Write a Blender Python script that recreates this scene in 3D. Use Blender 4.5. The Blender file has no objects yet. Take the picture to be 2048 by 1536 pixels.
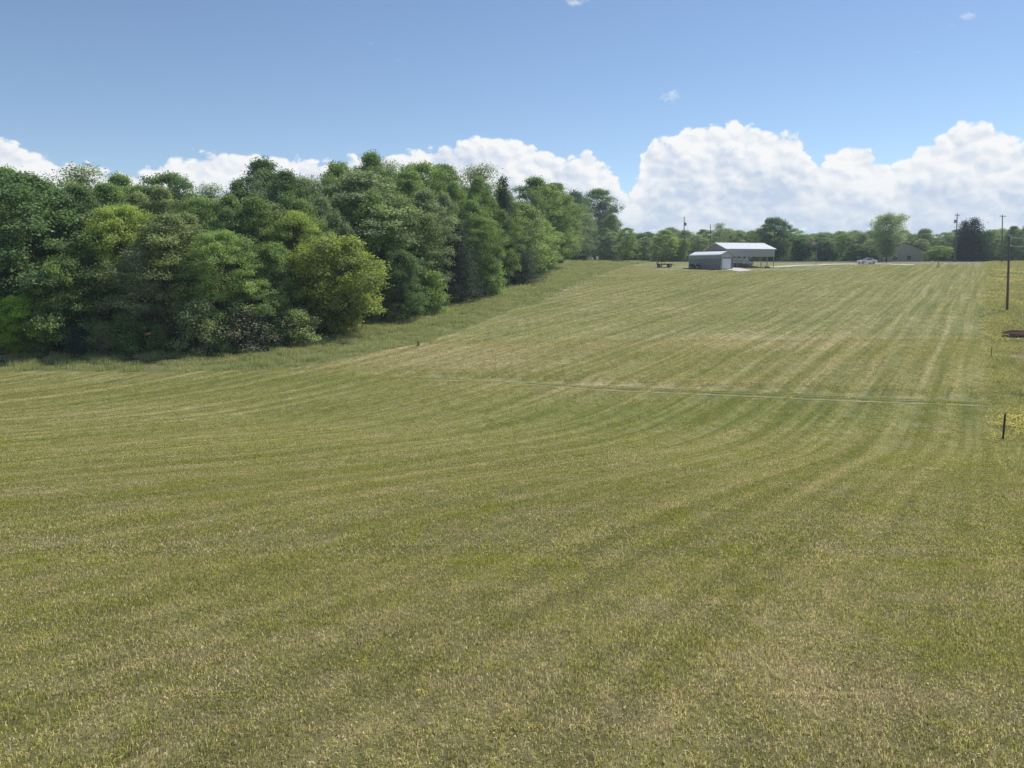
import bpy, math, random
import numpy as np
from mathutils import Vector, Matrix

R = math.radians
sc = bpy.context.scene
col = sc.collection

# ------------------------------------------------------------------ camera
PITCH = 8.06                      # degrees below level
FPX, CX, CY = 1539.0, 1024.0, 768.0
cam_d = bpy.data.cameras.new('camera')
cam_d.sensor_width = 36.0
cam_d.lens = FPX / 2048.0 * 36.0
cam_d.clip_start = 0.05
cam_d.clip_end = 6000.0
cam = bpy.data.objects.new('camera', cam_d)
cam.rotation_euler = (R(90 - PITCH), 0, 0)
col.objects.link(cam)
sc.camera = cam

# ------------------------------------------------------------------ light
SUN_AZ, SUN_EL = 49.0, 52.0       # azimuth from +Y towards +X
SKY_STRENGTH = 0.124
sc.view_settings.view_transform = 'Standard'
sc.view_settings.look = 'None'
sc.view_settings.exposure = 0.0
sc.view_settings.gamma = 1.0
sc.cycles.use_denoising = True
sc.cycles.denoiser = 'OPENIMAGEDENOISE'
sc.cycles.denoising_input_passes = 'RGB_ALBEDO_NORMAL'
sc.cycles.denoising_prefilter = 'NONE'
sc.cycles.max_bounces = 4
sc.cycles.diffuse_bounces = 2
sc.cycles.glossy_bounces = 2
sc.cycles.transmission_bounces = 4
sc.cycles.volume_bounces = 0
sc.cycles.use_adaptive_sampling = True
sc.cycles.adaptive_threshold = 0.015
sc.cycles.caustics_reflective = False
sc.cycles.caustics_refractive = False

sun_d = bpy.data.lights.new('sun', 'SUN')
sun_d.energy = 4.8
sun_d.angle = R(0.53)
sun_d.color = (1.0, 0.955, 0.88)
sun = bpy.data.objects.new('sun', sun_d)
sd = Vector((math.sin(R(SUN_AZ)) * math.cos(R(SUN_EL)), math.cos(R(SUN_AZ)) * math.cos(R(SUN_EL)), math.sin(R(SUN_EL))))
sun.rotation_euler = sd.to_track_quat('Z', 'Y').to_euler()
col.objects.link(sun)


# ------------------------------------------------------------------ node helpers
class NT:
    def __init__(s, tree):
        s.t = tree; s.n = tree.nodes; s.l = tree.links
    def new(s, typ, **kw):
        n = s.n.new(typ)
        for k, v in kw.items():
            setattr(n, k, v)
        return n
    def put(s, sock, v):
        if v is None: return
        if isinstance(v, bpy.types.NodeSocket):
            s.l.new(v, sock)
        else:
            sock.default_value = v
    def m(s, op, a, b=None, c=None, clamp=False):
        n = s.new('ShaderNodeMath', operation=op, use_clamp=clamp)
        for i, v in enumerate((a, b, c)):
            s.put(n.inputs[i], v)
        return n.outputs[0]
    def vm(s, op, a, b=None):
        n = s.new('ShaderNodeVectorMath', operation=op)
        s.put(n.inputs[0], a)
        if b is not None: s.put(n.inputs[1], b)
        return n.outputs[0] if op not in ('DOT_PRODUCT', 'LENGTH') else n.outputs['Value']
    def ss(s, v, lo, hi, a=0.0, b=1.0):
        n = s.new('ShaderNodeMapRange', interpolation_type='SMOOTHSTEP')
        s.put(n.inputs[0], v); s.put(n.inputs[1], lo); s.put(n.inputs[2], hi); s.put(n.inputs[3], a); s.put(n.inputs[4], b)
        return n.outputs[0]
    def mix(s, f, a, b):
        n = s.new('ShaderNodeMix', data_type='RGBA')
        s.put(n.inputs[0], f); s.put(n.inputs[6], a); s.put(n.inputs[7], b)
        return n.outputs[2]
    def noise(s, vec, scale, detail=3.0, rough=0.55, dist=0.0):
        n = s.new('ShaderNodeTexNoise')
        s.put(n.inputs['Vector'], vec); s.put(n.inputs['Scale'], scale)
        n.inputs['Detail'].default_value = detail; n.inputs['Roughness'].default_value = rough
        n.inputs['Distortion'].default_value = dist
        return n.outputs[0]
    def comb(s, x, y, z=0.0):
        n = s.new('ShaderNodeCombineXYZ')
        s.put(n.inputs[0], x); s.put(n.inputs[1], y); s.put(n.inputs[2], z)
        return n.outputs[0]
    def sep(s, v):
        n = s.new('ShaderNodeSeparateXYZ'); s.put(n.inputs[0], v); return n.outputs


def mat_new(name):
    m = bpy.data.materials.new(name); m.use_nodes = True
    m.node_tree.nodes.clear()
    return m, NT(m.node_tree)

def rgb(r, g, b): return (r, g, b, 1.0)

# ------------------------------------------------------------------ world: blue sky with a bank of cumulus
world = bpy.data.worlds.new('World'); sc.world = world; world.use_nodes = True
world.node_tree.nodes.clear()
w = NT(world.node_tree)
sky = w.new('ShaderNodeTexSky', sky_type='NISHITA')
sky.sun_disc = False
sky.sun_elevation = R(SUN_EL); sky.sun_rotation = R(SUN_AZ)
sky.air_density = 0.85; sky.dust_density = 0.0; sky.ozone_density = 1.6; sky.altitude = 200
geo = w.new('ShaderNodeTexCoord').outputs['Generated']
sx, sy, sz = w.sep(geo)[:3]
el = w.m('MULTIPLY', w.m('ARCSINE', sz), 180 / math.pi)
az = w.m('MULTIPLY', w.m('ARCTAN2', sx, sy), 180 / math.pi)
def az_el(px, py):
    p = R(PITCH); dx = (px - CX) / FPX; dy = (CY - py) / FPX
    X, Y, Z = dx, math.cos(p) + math.sin(p) * dy, -math.sin(p) + math.cos(p) * dy
    return math.degrees(math.atan2(X, Y)), math.degrees(math.asin(Z / math.sqrt(X * X + Y * Y + Z * Z)))
# height of the cloud tops around the horizon, first the stretch in view, then on round the compass
tops = [(0, 285), (60, 300), (130, 325), (190, 340), (250, 352), (300, 340), (350, 318), (430, 306), (520, 308), (600, 318), (700, 318),
        (780, 306), (850, 300), (905, 290), (960, 276), (1030, 282), (1090, 304), (1130, 322), (1180, 300), (1215, 330),
        (1240, 368), (1264, 390), (1278, 292), (1320, 275), (1370, 262), (1415, 243), (1490, 256), (1560, 262), (1605, 282),
        (1622, 340), (1640, 322), (1700, 292), (1740, 292), (1790, 336), (1812, 326), (1850, 280), (1885, 274), (1900, 250), (1945, 250),
        (1985, 262), (2048, 285)]
pts = [az_el(*t) for t in tops]
rr = random.Random(11)
a = pts[-1][0] + 4
while a < 180 - 3:
    pts.append((a, rr.uniform(6.0, 11.0))); a += rr.uniform(3, 7)
pts.append((180, 8.0))
a = pts[0][0] - 4
while a > -177:
    pts.append((a, rr.uniform(6.0, 11.0))); a -= rr.uniform(3, 7)
pts.append((-180, 8.0))
pts.sort()
nwarp = w.noise(w.comb(w.m('MULTIPLY', az, 0.9), w.m('MULTIPLY', el, 0.9), 3.0), 1.0, 4, 0.6)
azw = w.m('ADD', az, w.m('MULTIPLY', w.m('SUBTRACT', nwarp, 0.5), 1.2))
fc = w.new('ShaderNodeFloatCurve')
cv = fc.mapping.curves[0]
while len(cv.points) > 2: cv.points.remove(cv.points[0])
nrm = [((a + 180) / 360, e / 20) for a, e in pts]
cv.points[0].location = nrm[0]; cv.points[-1].location = nrm[-1]
for p in nrm[1:-1]: cv.points.new(*p)
fc.mapping.update()
w.put(fc.inputs['Value'], w.m('DIVIDE', w.m('ADD', azw, 180.0), 360.0))
top = w.m('MULTIPLY', fc.outputs[0], 20.0)
P = w.comb(az, w.m('MULTIPLY', el, 1.25), 7.3)
def billow(vec):
    return w.m('ADD', w.m('MULTIPLY', w.noise(vec, 0.42, 6, 0.60, 0.5), 0.75), w.m('MULTIPLY', w.noise(vec, 1.9, 3, 0.6), 0.25))
b0 = billow(P)
Pw = w.vm('ADD', P, w.vm('MULTIPLY', w.comb(nwarp, b0, 0.0), (1.3, 1.5, 0.0)))
def puffs(vec, scale):
    v_ = w.new('ShaderNodeTexVoronoi', voronoi_dimensions='2D', feature='F1'); w.put(v_.inputs['Vector'], vec); v_.inputs['Scale'].default_value = scale
    return v_.outputs['Distance']
UPV = (0.22, 0.45, 0.0)
Pu = w.vm('ADD', Pw, UPV)
pa, pb = puffs(Pw, 0.42), puffs(Pw, 1.05)
shade = w.m('ADD', w.m('MULTIPLY', w.m('SUBTRACT', puffs(Pu, 0.42), pa), 1.1), w.m('MULTIPLY', w.m('SUBTRACT', puffs(Pu, 1.05), pb), 0.6))
soft = w.noise(w.vm('ADD', P, (0.3, 0.9, 0.0)), 0.3, 3, 0.5)
lob = w.m('SUBTRACT', 0.42, w.m('ADD', w.m('MULTIPLY', pb, 0.6), w.m('MULTIPLY', pa, 0.4)))
edge = w.m('ADD', w.m('SUBTRACT', top, el), w.m('ADD', w.m('MULTIPLY', w.m('SUBTRACT', b0, 0.5), 2.2), w.m('MULTIPLY', lob, 1.3)))
cov = w.ss(edge, -0.08, 0.30)
hole = w.ss(b0, 0.26, 0.42)                       # thin places low in the bank
cov = w.m('MULTIPLY', cov, w.m('MAXIMUM', hole, w.ss(edge, 5.0, 0.4)))
shade = w.m('ADD', shade, w.m('MULTIPLY', w.m('SUBTRACT', b0, 0.5), 0.9))
lit = w.m('ADD', w.m('ADD', shade, w.m('MULTIPLY', w.m('SUBTRACT', 0.5, soft), 1.3)), w.ss(edge, 4.5, 0.0, 0.40, 0.90), clamp=True)
ccol = w.mix(lit, rgb(0.56, 0.66, 0.81), rgb(0.95, 0.96, 0.97))
lowhaze = w.ss(el, 7.0, 1.0)
ccol = w.mix(w.m('MULTIPLY', lowhaze, 0.7), ccol, rgb(0.60, 0.72, 0.86))
# a few scraps of fair weather cloud higher up
sc1 = w.noise(w.comb(w.m('MULTIPLY', az, 0.16), w.m('MULTIPLY', el, 0.34), 21.5), 1.0, 6, 0.62)
scrap = w.m('MULTIPLY', w.ss(sc1, 0.70, 0.80), w.ss(el, 11.0, 13.0))
wisp = w.noise(w.comb(w.m('MULTIPLY', az, 1.6), w.m('MULTIPLY', el, 2.6), 5.0), 1.0, 5, 0.65)
for (spx, spy, sw, sh) in ((1340, 193, 1.0, 0.55), (1936, 32, 0.6, 0.35), (1152, 4, 1.3, 0.4)):
    sa, se = az_el(spx, spy)
    q1 = w.m('DIVIDE', w.m('SUBTRACT', az, sa), sw); q2 = w.m('DIVIDE', w.m('SUBTRACT', el, se), sh)
    dq = w.m('SQRT', w.m('ADD', w.m('MULTIPLY', q1, q1), w.m('MULTIPLY', q2, q2)))
    scrap = w.m('MAXIMUM', scrap, w.m('MULTIPLY', w.ss(w.m('SUBTRACT', w.m('MULTIPLY', wisp, 2.2), dq), 0.35, 1.1), 0.75))
skyc = w.mix(1.0, rgb(0, 0, 0), rgb(0, 0, 0))
K = 1.0 / SKY_STRENGTH
hsv = w.new('ShaderNodeHueSaturation'); hsv.inputs['Saturation'].default_value = 1.0; hsv.inputs['Value'].default_value = 1.0
w.put(hsv.inputs['Color'], sky.outputs[0])
cl = w.new('ShaderNodeMix', data_type='RGBA')
ck = w.vm('MULTIPLY', ccol, (K, K, K))
w.put(cl.inputs[0], w.m('MAXIMUM', cov, w.m('MULTIPLY', scrap, 0.7), clamp=True)); w.put(cl.inputs[6], hsv.outputs[0]); w.put(cl.inputs[7], ck)
bg = w.new('ShaderNodeBackground'); bg.inputs['Strength'].default_value = SKY_STRENGTH
w.put(bg.inputs['Color'], cl.outputs[2])
wo = w.new('ShaderNodeOutputWorld'); w.l.new(bg.outputs[0], wo.inputs['Surface'])
world.cycles.sampling_method = 'MANUAL'; world.cycles.sample_map_resolution = 256

# ------------------------------------------------------------------ terrain heights
def vnoise(x, y, seed=0):
    xi = np.floor(x).astype(np.int64); yi = np.floor(y).astype(np.int64)
    fx = x - xi; fy = y - yi
    fx = fx * fx * (3 - 2 * fx); fy = fy * fy * (3 - 2 * fy)
    def h(a, b):
        n = (a * 374761393 + b * 668265263 + seed * 974711) & 0x7fffffff
        n = ((n ^ (n >> 13)) * 1274126177) & 0x7fffffff
        n = (n ^ (n >> 16)) & 0xffff
        return n / 65535.0 - 0.5
    return (h(xi, yi) * (1 - fx) + h(xi + 1, yi) * fx) * (1 - fy) + (h(xi, yi + 1) * (1 - fx) + h(xi + 1, yi + 1) * fx) * fy

PROF = [(-400, 1.0), (-60, -0.4), (-8, -1.55), (0, -2.3), (12, -4.2), (24, -6.1), (33, -7.4), (39, -7.95), (48, -7.95), (60, -7.3), (72, -6.35), (85, -5.3),
        (100, -4.05), (118, -2.5), (135, -1.15), (152, 0.05), (171, 1.25), (185, 2.2), (200, 3.15), (212, 3.6), (240, 3.55), (300, 3.4), (340, 5.5), (420, 10.0), (700, 13), (1200, 13)]
_t = np.arange(-420, 1210, 0.5)
_z = np.interp(_t, [p[0] for p in PROF], [p[1] for p in PROF])
_k = np.exp(-0.5 * (np.arange(-16, 17) * 0.5 / 2.6) ** 2); _k /= _k.sum()
_z = np.convolve(np.pad(_z, 16, mode='edge'), _k, mode='valid')
UX, UY = 0.527, 0.850              # direction of the mower's passes
def terrain(x, y):
    x = np.asarray(x, float); y = np.asarray(y, float)
    sh = 0.24 * np.clip(x, -45, 40) * np.exp(-((y - 50) / 21.0) ** 2)
    z = np.interp(y + sh, _t, _z)
    far = np.clip((y - 40) / 40, 0, 1) * np.clip((230 - y) / 40, 0, 1)
    z = z + far * 0.22 * vnoise(x * 0.012 + 3, y * 0.10, 5)           # old contour terraces across the slope
    z = z + 0.12 * vnoise(x * 0.16, y * 0.16, 1) + 0.03 * vnoise(x * 0.5, y * 0.5, 2)
    # shallow grooves left between mower passes
    v = UY * x - UX * y
    z = z + 0.012 * np.sin(v * 2.2 + 2 * vnoise(x * .1, y * .1, 8))
    # a shallow swale with old wheel ruts along the foot of the slope
    tt_ = y - (56.0 - 0.28 * x)
    z = z - 0.22 * np.exp(-(tt_ / 1.1) ** 2) * np.clip((x + 14) / 6, 0, 1) * np.clip((36 - x) / 4, 0, 1)
    # the ground climbs a little under the wood on the left
    z = z + 0.03 * np.clip(-x - 20 - 0.1 * y, 0, 60) * np.clip((y - 62) / 40, 0, 1)
    return z

def ray(px, py):
    p = R(PITCH); dx = (px - CX) / FPX; dy = (CY - py) / FPX
    return dx, math.cos(p) + math.sin(p) * dy, -math.sin(p) + math.cos(p) * dy

def hit(px, py, dmin=2.0, dmax=400.0):
    X, Y, Z = ray(px, py)
    d = np.concatenate([np.arange(dmin, 60, 0.05), np.arange(60, dmax, 0.2)])
    gx = X / Y * d; gz = Z / Y * d
    below = gz <= terrain(gx, d)
    i = int(np.argmax(below)) if below.any() else len(d) - 1
    return Vector((gx[i], d[i], float(terrain(gx[i], d[i]))))

def at(px, py, d):
    X, Y, Z = ray(px, py)
    return Vector((X / Y * d, d, Z / Y * d))

def gz(x, y): return float(terrain(x, y))

# ------------------------------------------------------------------ boundaries of the mown field
LEFT_PX = [(-260, 742), (0, 742), (150, 744), (300, 745), (430, 743), (534, 740), (651, 726), (739, 706), (837, 689), (954, 650), (1032, 616), (1100, 596), (1169, 562), (1240, 536)]
LEFT = [hit(*p) for p in LEFT_PX]
LEFT = [(v.x, v.y) for v in LEFT]
LEFT.insert(0, (-120.0, LEFT[0][1] - 2)); LEFT.append((LEFT[-1][0] + 12, 206)); LEFT.append((LEFT[-1][0] + 14, 260))
RIGHT_PX = [(2048, 945), (2012, 880), (1996, 812), (1985, 760), (1980, 690), (1978, 620), (1978, 560), (1978, 528)]
RIGHT = [hit(*p) for p in RIGHT_PX]
RIGHT = [(v.x, v.y) for v in RIGHT]
RIGHT.insert(0, (RIGHT[0][0] * 0.2, 0.0)); RIGHT.insert(0, (-20, -60)); RIGHT.append((RIGHT[-1][0] + 20, RIGHT[-1][1] + 40))
TRACK_PX = [(700, 757), (850, 757), (1000, 764), (1200, 776), (1400, 784), (1600, 793), (1800, 802), (1992, 808)]
TRACK = [hit(*p) for p in TRACK_PX]
TRACK = [(v.x, v.y) for v in TRACK]

def sdist(line, x, y):
    """distance to a polyline, positive on its right-hand side"""
    x = np.asarray(x, float); y = np.asarray(y, float)
    best = np.full(x.shape, 1e9); sign = np.ones(x.shape)
    for (ax, ay), (bx, by) in zip(line[:-1], line[1:]):
        ex, ey = bx - ax, by - ay
        t = np.clip(((x - ax) * ex + (y - ay) * ey) / (ex * ex + ey * ey), 0, 1)
        qx, qy = ax + t * ex, ay + t * ey
        d = np.hypot(x - qx, y - qy)
        cr = (x - ax) * ey - (y - ay) * ex
        upd = d < best - 1e-9
        best = np.where(upd, d, best); sign = np.where(upd, np.where(cr >= 0, 1, -1), sign)
    return best * sign

# ------------------------------------------------------------------ object helpers
def tag(o, label=None, cat=None, group=None, kind=None):
    if label: o['label'] = label
    if cat: o['category'] = cat
    if group: o['group'] = group
    if kind: o['kind'] = kind
    return o

def mesh_obj(name, me, mat=None, parent=None):
    o = bpy.data.objects.new(name, me)
    col.objects.link(o)
    if mat is not None and not me.materials: me.materials.append(mat)
    if parent is not None: o.parent = parent
    return o

def empty(name, loc, rz=0.0, scale=(1, 1, 1)):
    o = bpy.data.objects.new(name, None); col.objects.link(o)
    o.location = loc; o.rotation_euler = (0, 0, rz); o.scale = scale
    o.empty_display_size = 0.2
    return o

def np_mesh(name, V, F, smooth=False):
    """F: (n,k) array of same-size faces"""
    V = np.asarray(V, np.float32); F = np.asarray(F, np.int32)
    me = bpy.data.meshes.new(name)
    me.vertices.add(len(V)); me.vertices.foreach_set('co', V.ravel())
    n, k = F.shape
    me.loops.add(n * k); me.loops.foreach_set('vertex_index', F.ravel())
    me.polygons.add(n)
    me.polygons.foreach_set('loop_start', np.arange(0, n * k, k, dtype=np.int32))
    me.polygons.foreach_set('loop_total', np.full(n, k, np.int32))
    if smooth: me.polygons.foreach_set('use_smooth', np.ones(n, bool))
    me.update(calc_edges=True); me.validate()
    return me

class MB:
    def __init__(s): s.v = []; s.f = []
    def add(s, vs, fs):
        o = len(s.v); s.v += [tuple(v) for v in vs]; s.f += [tuple(i + o for i in f) for f in fs]; return s
    def box(s, c, d, rz=0.0, ry=0.0, rx=0.0):
        M = Matrix.Rotation(rz, 3, 'Z') @ Matrix.Rotation(ry, 3, 'Y') @ Matrix.Rotation(rx, 3, 'X')
        h = [x / 2 for x in d]
        vs = [M @ Vector((sx * h[0], sy * h[1], sz * h[2])) + Vector(c) for sx in (-1, 1) for sy in (-1, 1) for sz in (-1, 1)]
        return s.add(vs, [(0, 1, 3, 2), (4, 6, 7, 5), (0, 4, 5, 1), (2, 3, 7, 6), (0, 2, 6, 4), (1, 5, 7, 3)])
    def tube(s, pts, radii, n=8, caps=True):
        pts = [Vector(p) for p in pts]
        if not hasattr(radii, '__len__'): radii = [radii] * len(pts)
        rings = []
        for i, p in enumerate(pts):
            d = (pts[min(i + 1, len(pts) - 1)] - pts[max(i - 1, 0)]).normalized()
            u = d.cross(Vector((0.31, 0.17, 0.93)) if abs(d.z) < 0.9 else Vector((1, 0.1, 0))).normalized(); q = d.cross(u)
            rings.append([p + (u * math.cos(k * 2 * math.pi / n) + q * math.sin(k * 2 * math.pi / n)) * radii[i] for k in range(n)])
        vs = [v for r in rings for v in r]
        fs = [(i * n + k, i * n + (k + 1) % n, (i + 1) * n + (k + 1) % n, (i + 1) * n + k) for i in range(len(pts) - 1) for k in range(n)]
        if caps: fs += [tuple(range(n))[::-1], tuple((len(pts) - 1) * n + k for k in range(n))]
        return s.add(vs, fs)
    def prism(s, poly, y0, y1, axis='y'):
        """poly in (x,z), extruded along y"""
        n = len(poly)
        if axis == 'y':
            vs = [(x, y0, z) for x, z in poly] + [(x, y1, z) for x, z in poly]
        else:
            vs = [(y0, x, z) for x, z in poly] + [(y1, x, z) for x, z in poly]
        fs = [tuple(range(n)), tuple(range(2 * n - 1, n - 1, -1))] + [(i, i + n, (i + 1) % n + n, (i + 1) % n) for i in range(n)]
        return s.add(vs, fs)
    def build(s, name, mat, parent=None, smooth=False, bevel=0.0):
        me = bpy.data.meshes.new(name)
        me.from_pydata(s.v, [], s.f); me.update()
        import bmesh
        bm = bmesh.new(); bm.from_mesh(me)
        bmesh.ops.recalc_face_normals(bm, faces=bm.faces)
        if bevel > 0:
            bmesh.ops.bevel(bm, geom=[e for e in bm.edges if len(e.link_faces) == 2 and e.calc_face_angle(0) > 0.5], offset=bevel, segments=2, affect='EDGES', clamp_overlap=True)
        bm.to_mesh(me); bm.free()
        if smooth:
            me.polygons.foreach_set('use_smooth', [True] * len(me.polygons))
        return mesh_obj(name, me, mat, parent)

# ------------------------------------------------------------------ plain materials
def simple(name, c, rough=0.6, metal=0.0, var=0.12, scale=3.0, spec=0.5):
    m, t = mat_new(name)
    pos = t.new('ShaderNodeTexCoord').outputs['Object']
    n = t.noise(pos, scale, 4, 0.6)
    n2 = t.noise(pos, scale * 9, 3, 0.6)
    f = t.m('ADD', t.m('MULTIPLY', n, 0.7), t.m('MULTIPLY', n2, 0.3))
    lo = tuple(x * (1 - var) for x in c) + (1,); hi = tuple(min(1, x * (1 + var)) for x in c) + (1,)
    b = t.new('ShaderNodeBsdfPrincipled')
    t.put(b.inputs['Base Color'], t.mix(f, lo, hi)); b.inputs['Roughness'].default_value = rough
    b.inputs['Metallic'].default_value = metal; b.inputs['Specular IOR Level'].default_value = spec
    o = t.new('ShaderNodeOutputMaterial'); t.l.new(b.outputs[0], o.inputs[0])
    return m

M = {}
M['roof_white'] = simple('roof_white', (0.88, 0.89, 0.89), 0.38, 0.0, 0.05, 0.6)
M['wall_grey'] = simple('wall_grey', (0.40, 0.405, 0.41), 0.55, 0, 0.06, 0.8)
M['wall_grey_dark'] = simple('wall_grey_dark', (0.29, 0.29, 0.28), 0.55, 0, 0.06, 0.8)
M['trim_dark'] = simple('trim_dark', (0.05, 0.055, 0.06), 0.5)
M['door_white'] = simple('door_white', (0.72, 0.73, 0.75), 0.45, 0, 0.03)
M['concrete'] = simple('concrete', (0.52, 0.50, 0.45), 0.85, 0, 0.15, 0.7)
M['gravel'] = simple('gravel', (0.50, 0.475, 0.40), 0.9, 0, 0.3, 0.9)
M['asphalt'] = simple('asphalt', (0.16, 0.16, 0.155), 0.85, 0, 0.15, 0.5)
M['wood_pole'] = simple('wood_pole', (0.15, 0.12, 0.095), 0.85, 0, 0.3, 2.0)
M['wood_post'] = simple('wood_post', (0.36, 0.33, 0.28), 0.85, 0, 0.2, 2.0)
M['steel_grey'] = simple('steel_grey', (0.33, 0.35, 0.37), 0.45, 0.4)
M['wire'] = simple('wire', (0.35, 0.36, 0.37), 0.5, 0.2)
M['insulator'] = simple('insulator', (0.55, 0.56, 0.58), 0.3)
M['post_green'] = simple('post_green', (0.022, 0.032, 0.022), 0.5)
M['rubber'] = simple('rubber', (0.025, 0.025, 0.027), 0.8)
M['rim'] = simple('rim', (0.45, 0.46, 0.47), 0.35, 0.6)
M['car_white'] = simple('car_white', (0.72, 0.74, 0.76), 0.22, 0, 0.02)
M['glass_dark'] = simple('glass_dark', (0.02, 0.025, 0.03), 0.08, 0, 0.1)
M['rv_white'] = simple('rv_white', (0.66, 0.67, 0.68), 0.4, 0, 0.04)
M['rv_stripe'] = simple('rv_stripe', (0.12, 0.15, 0.20), 0.4, 0, 0.04)
M['red_lamp'] = simple('red_lamp', (0.45, 0.02, 0.02), 0.3)
M['blue_paint'] = simple('blue_paint', (0.02, 0.03, 0.075), 0.4)
M['black_paint'] = simple('black_paint', (0.02, 0.02, 0.022), 0.5)
M['chrome'] = simple('chrome', (0.6, 0.6, 0.62), 0.25, 0.8)
M['siding'] = simple('siding', (0.42, 0.40, 0.34), 0.7, 0, 0.05, 0.5)
M['shingle'] = simple('shingle', (0.055, 0.05, 0.048), 0.9, 0, 0.25, 2.0)
M['rust'] = simple('rust', (0.34, 0.215, 0.155), 0.8, 0, 0.35, 3.0)
M['soil'] = simple('soil', (0.20, 0.115, 0.075), 0.95, 0, 0.35, 2.0)
M['plank'] = simple('plank', (0.46, 0.37, 0.27), 0.85, 0, 0.3, 3.0)
M['flag_red'] = simple('flag_red', (0.45, 0.05, 0.06), 0.8, 0, 0.05)
M['flag_white'] = simple('flag_white', (0.75, 0.74, 0.72), 0.8, 0, 0.05)
M['flag_blue'] = simple('flag_blue', (0.04, 0.06, 0.20), 0.8, 0, 0.05)
M['stone'] = simple('stone', (0.42, 0.37, 0.26), 0.9, 0, 0.25, 4.0)
M['rut_straw'] = simple('rut_straw', (0.29, 0.275, 0.135), 0.95, 0, 0.4, 1.2)
M['rut_green'] = simple('rut_green', (0.12, 0.15, 0.06), 0.95, 0, 0.4, 1.2)
M['bark'] = simple('bark', (0.105, 0.088, 0.07), 0.9, 0, 0.4, 3.0)
M['bark_grey'] = simple('bark_grey', (0.21, 0.19, 0.165), 0.9, 0, 0.4, 3.0)
M['yellow_flower'] = simple('yellow_flower', (0.74, 0.60, 0.035), 0.6, 0, 0.15, 20)

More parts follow.
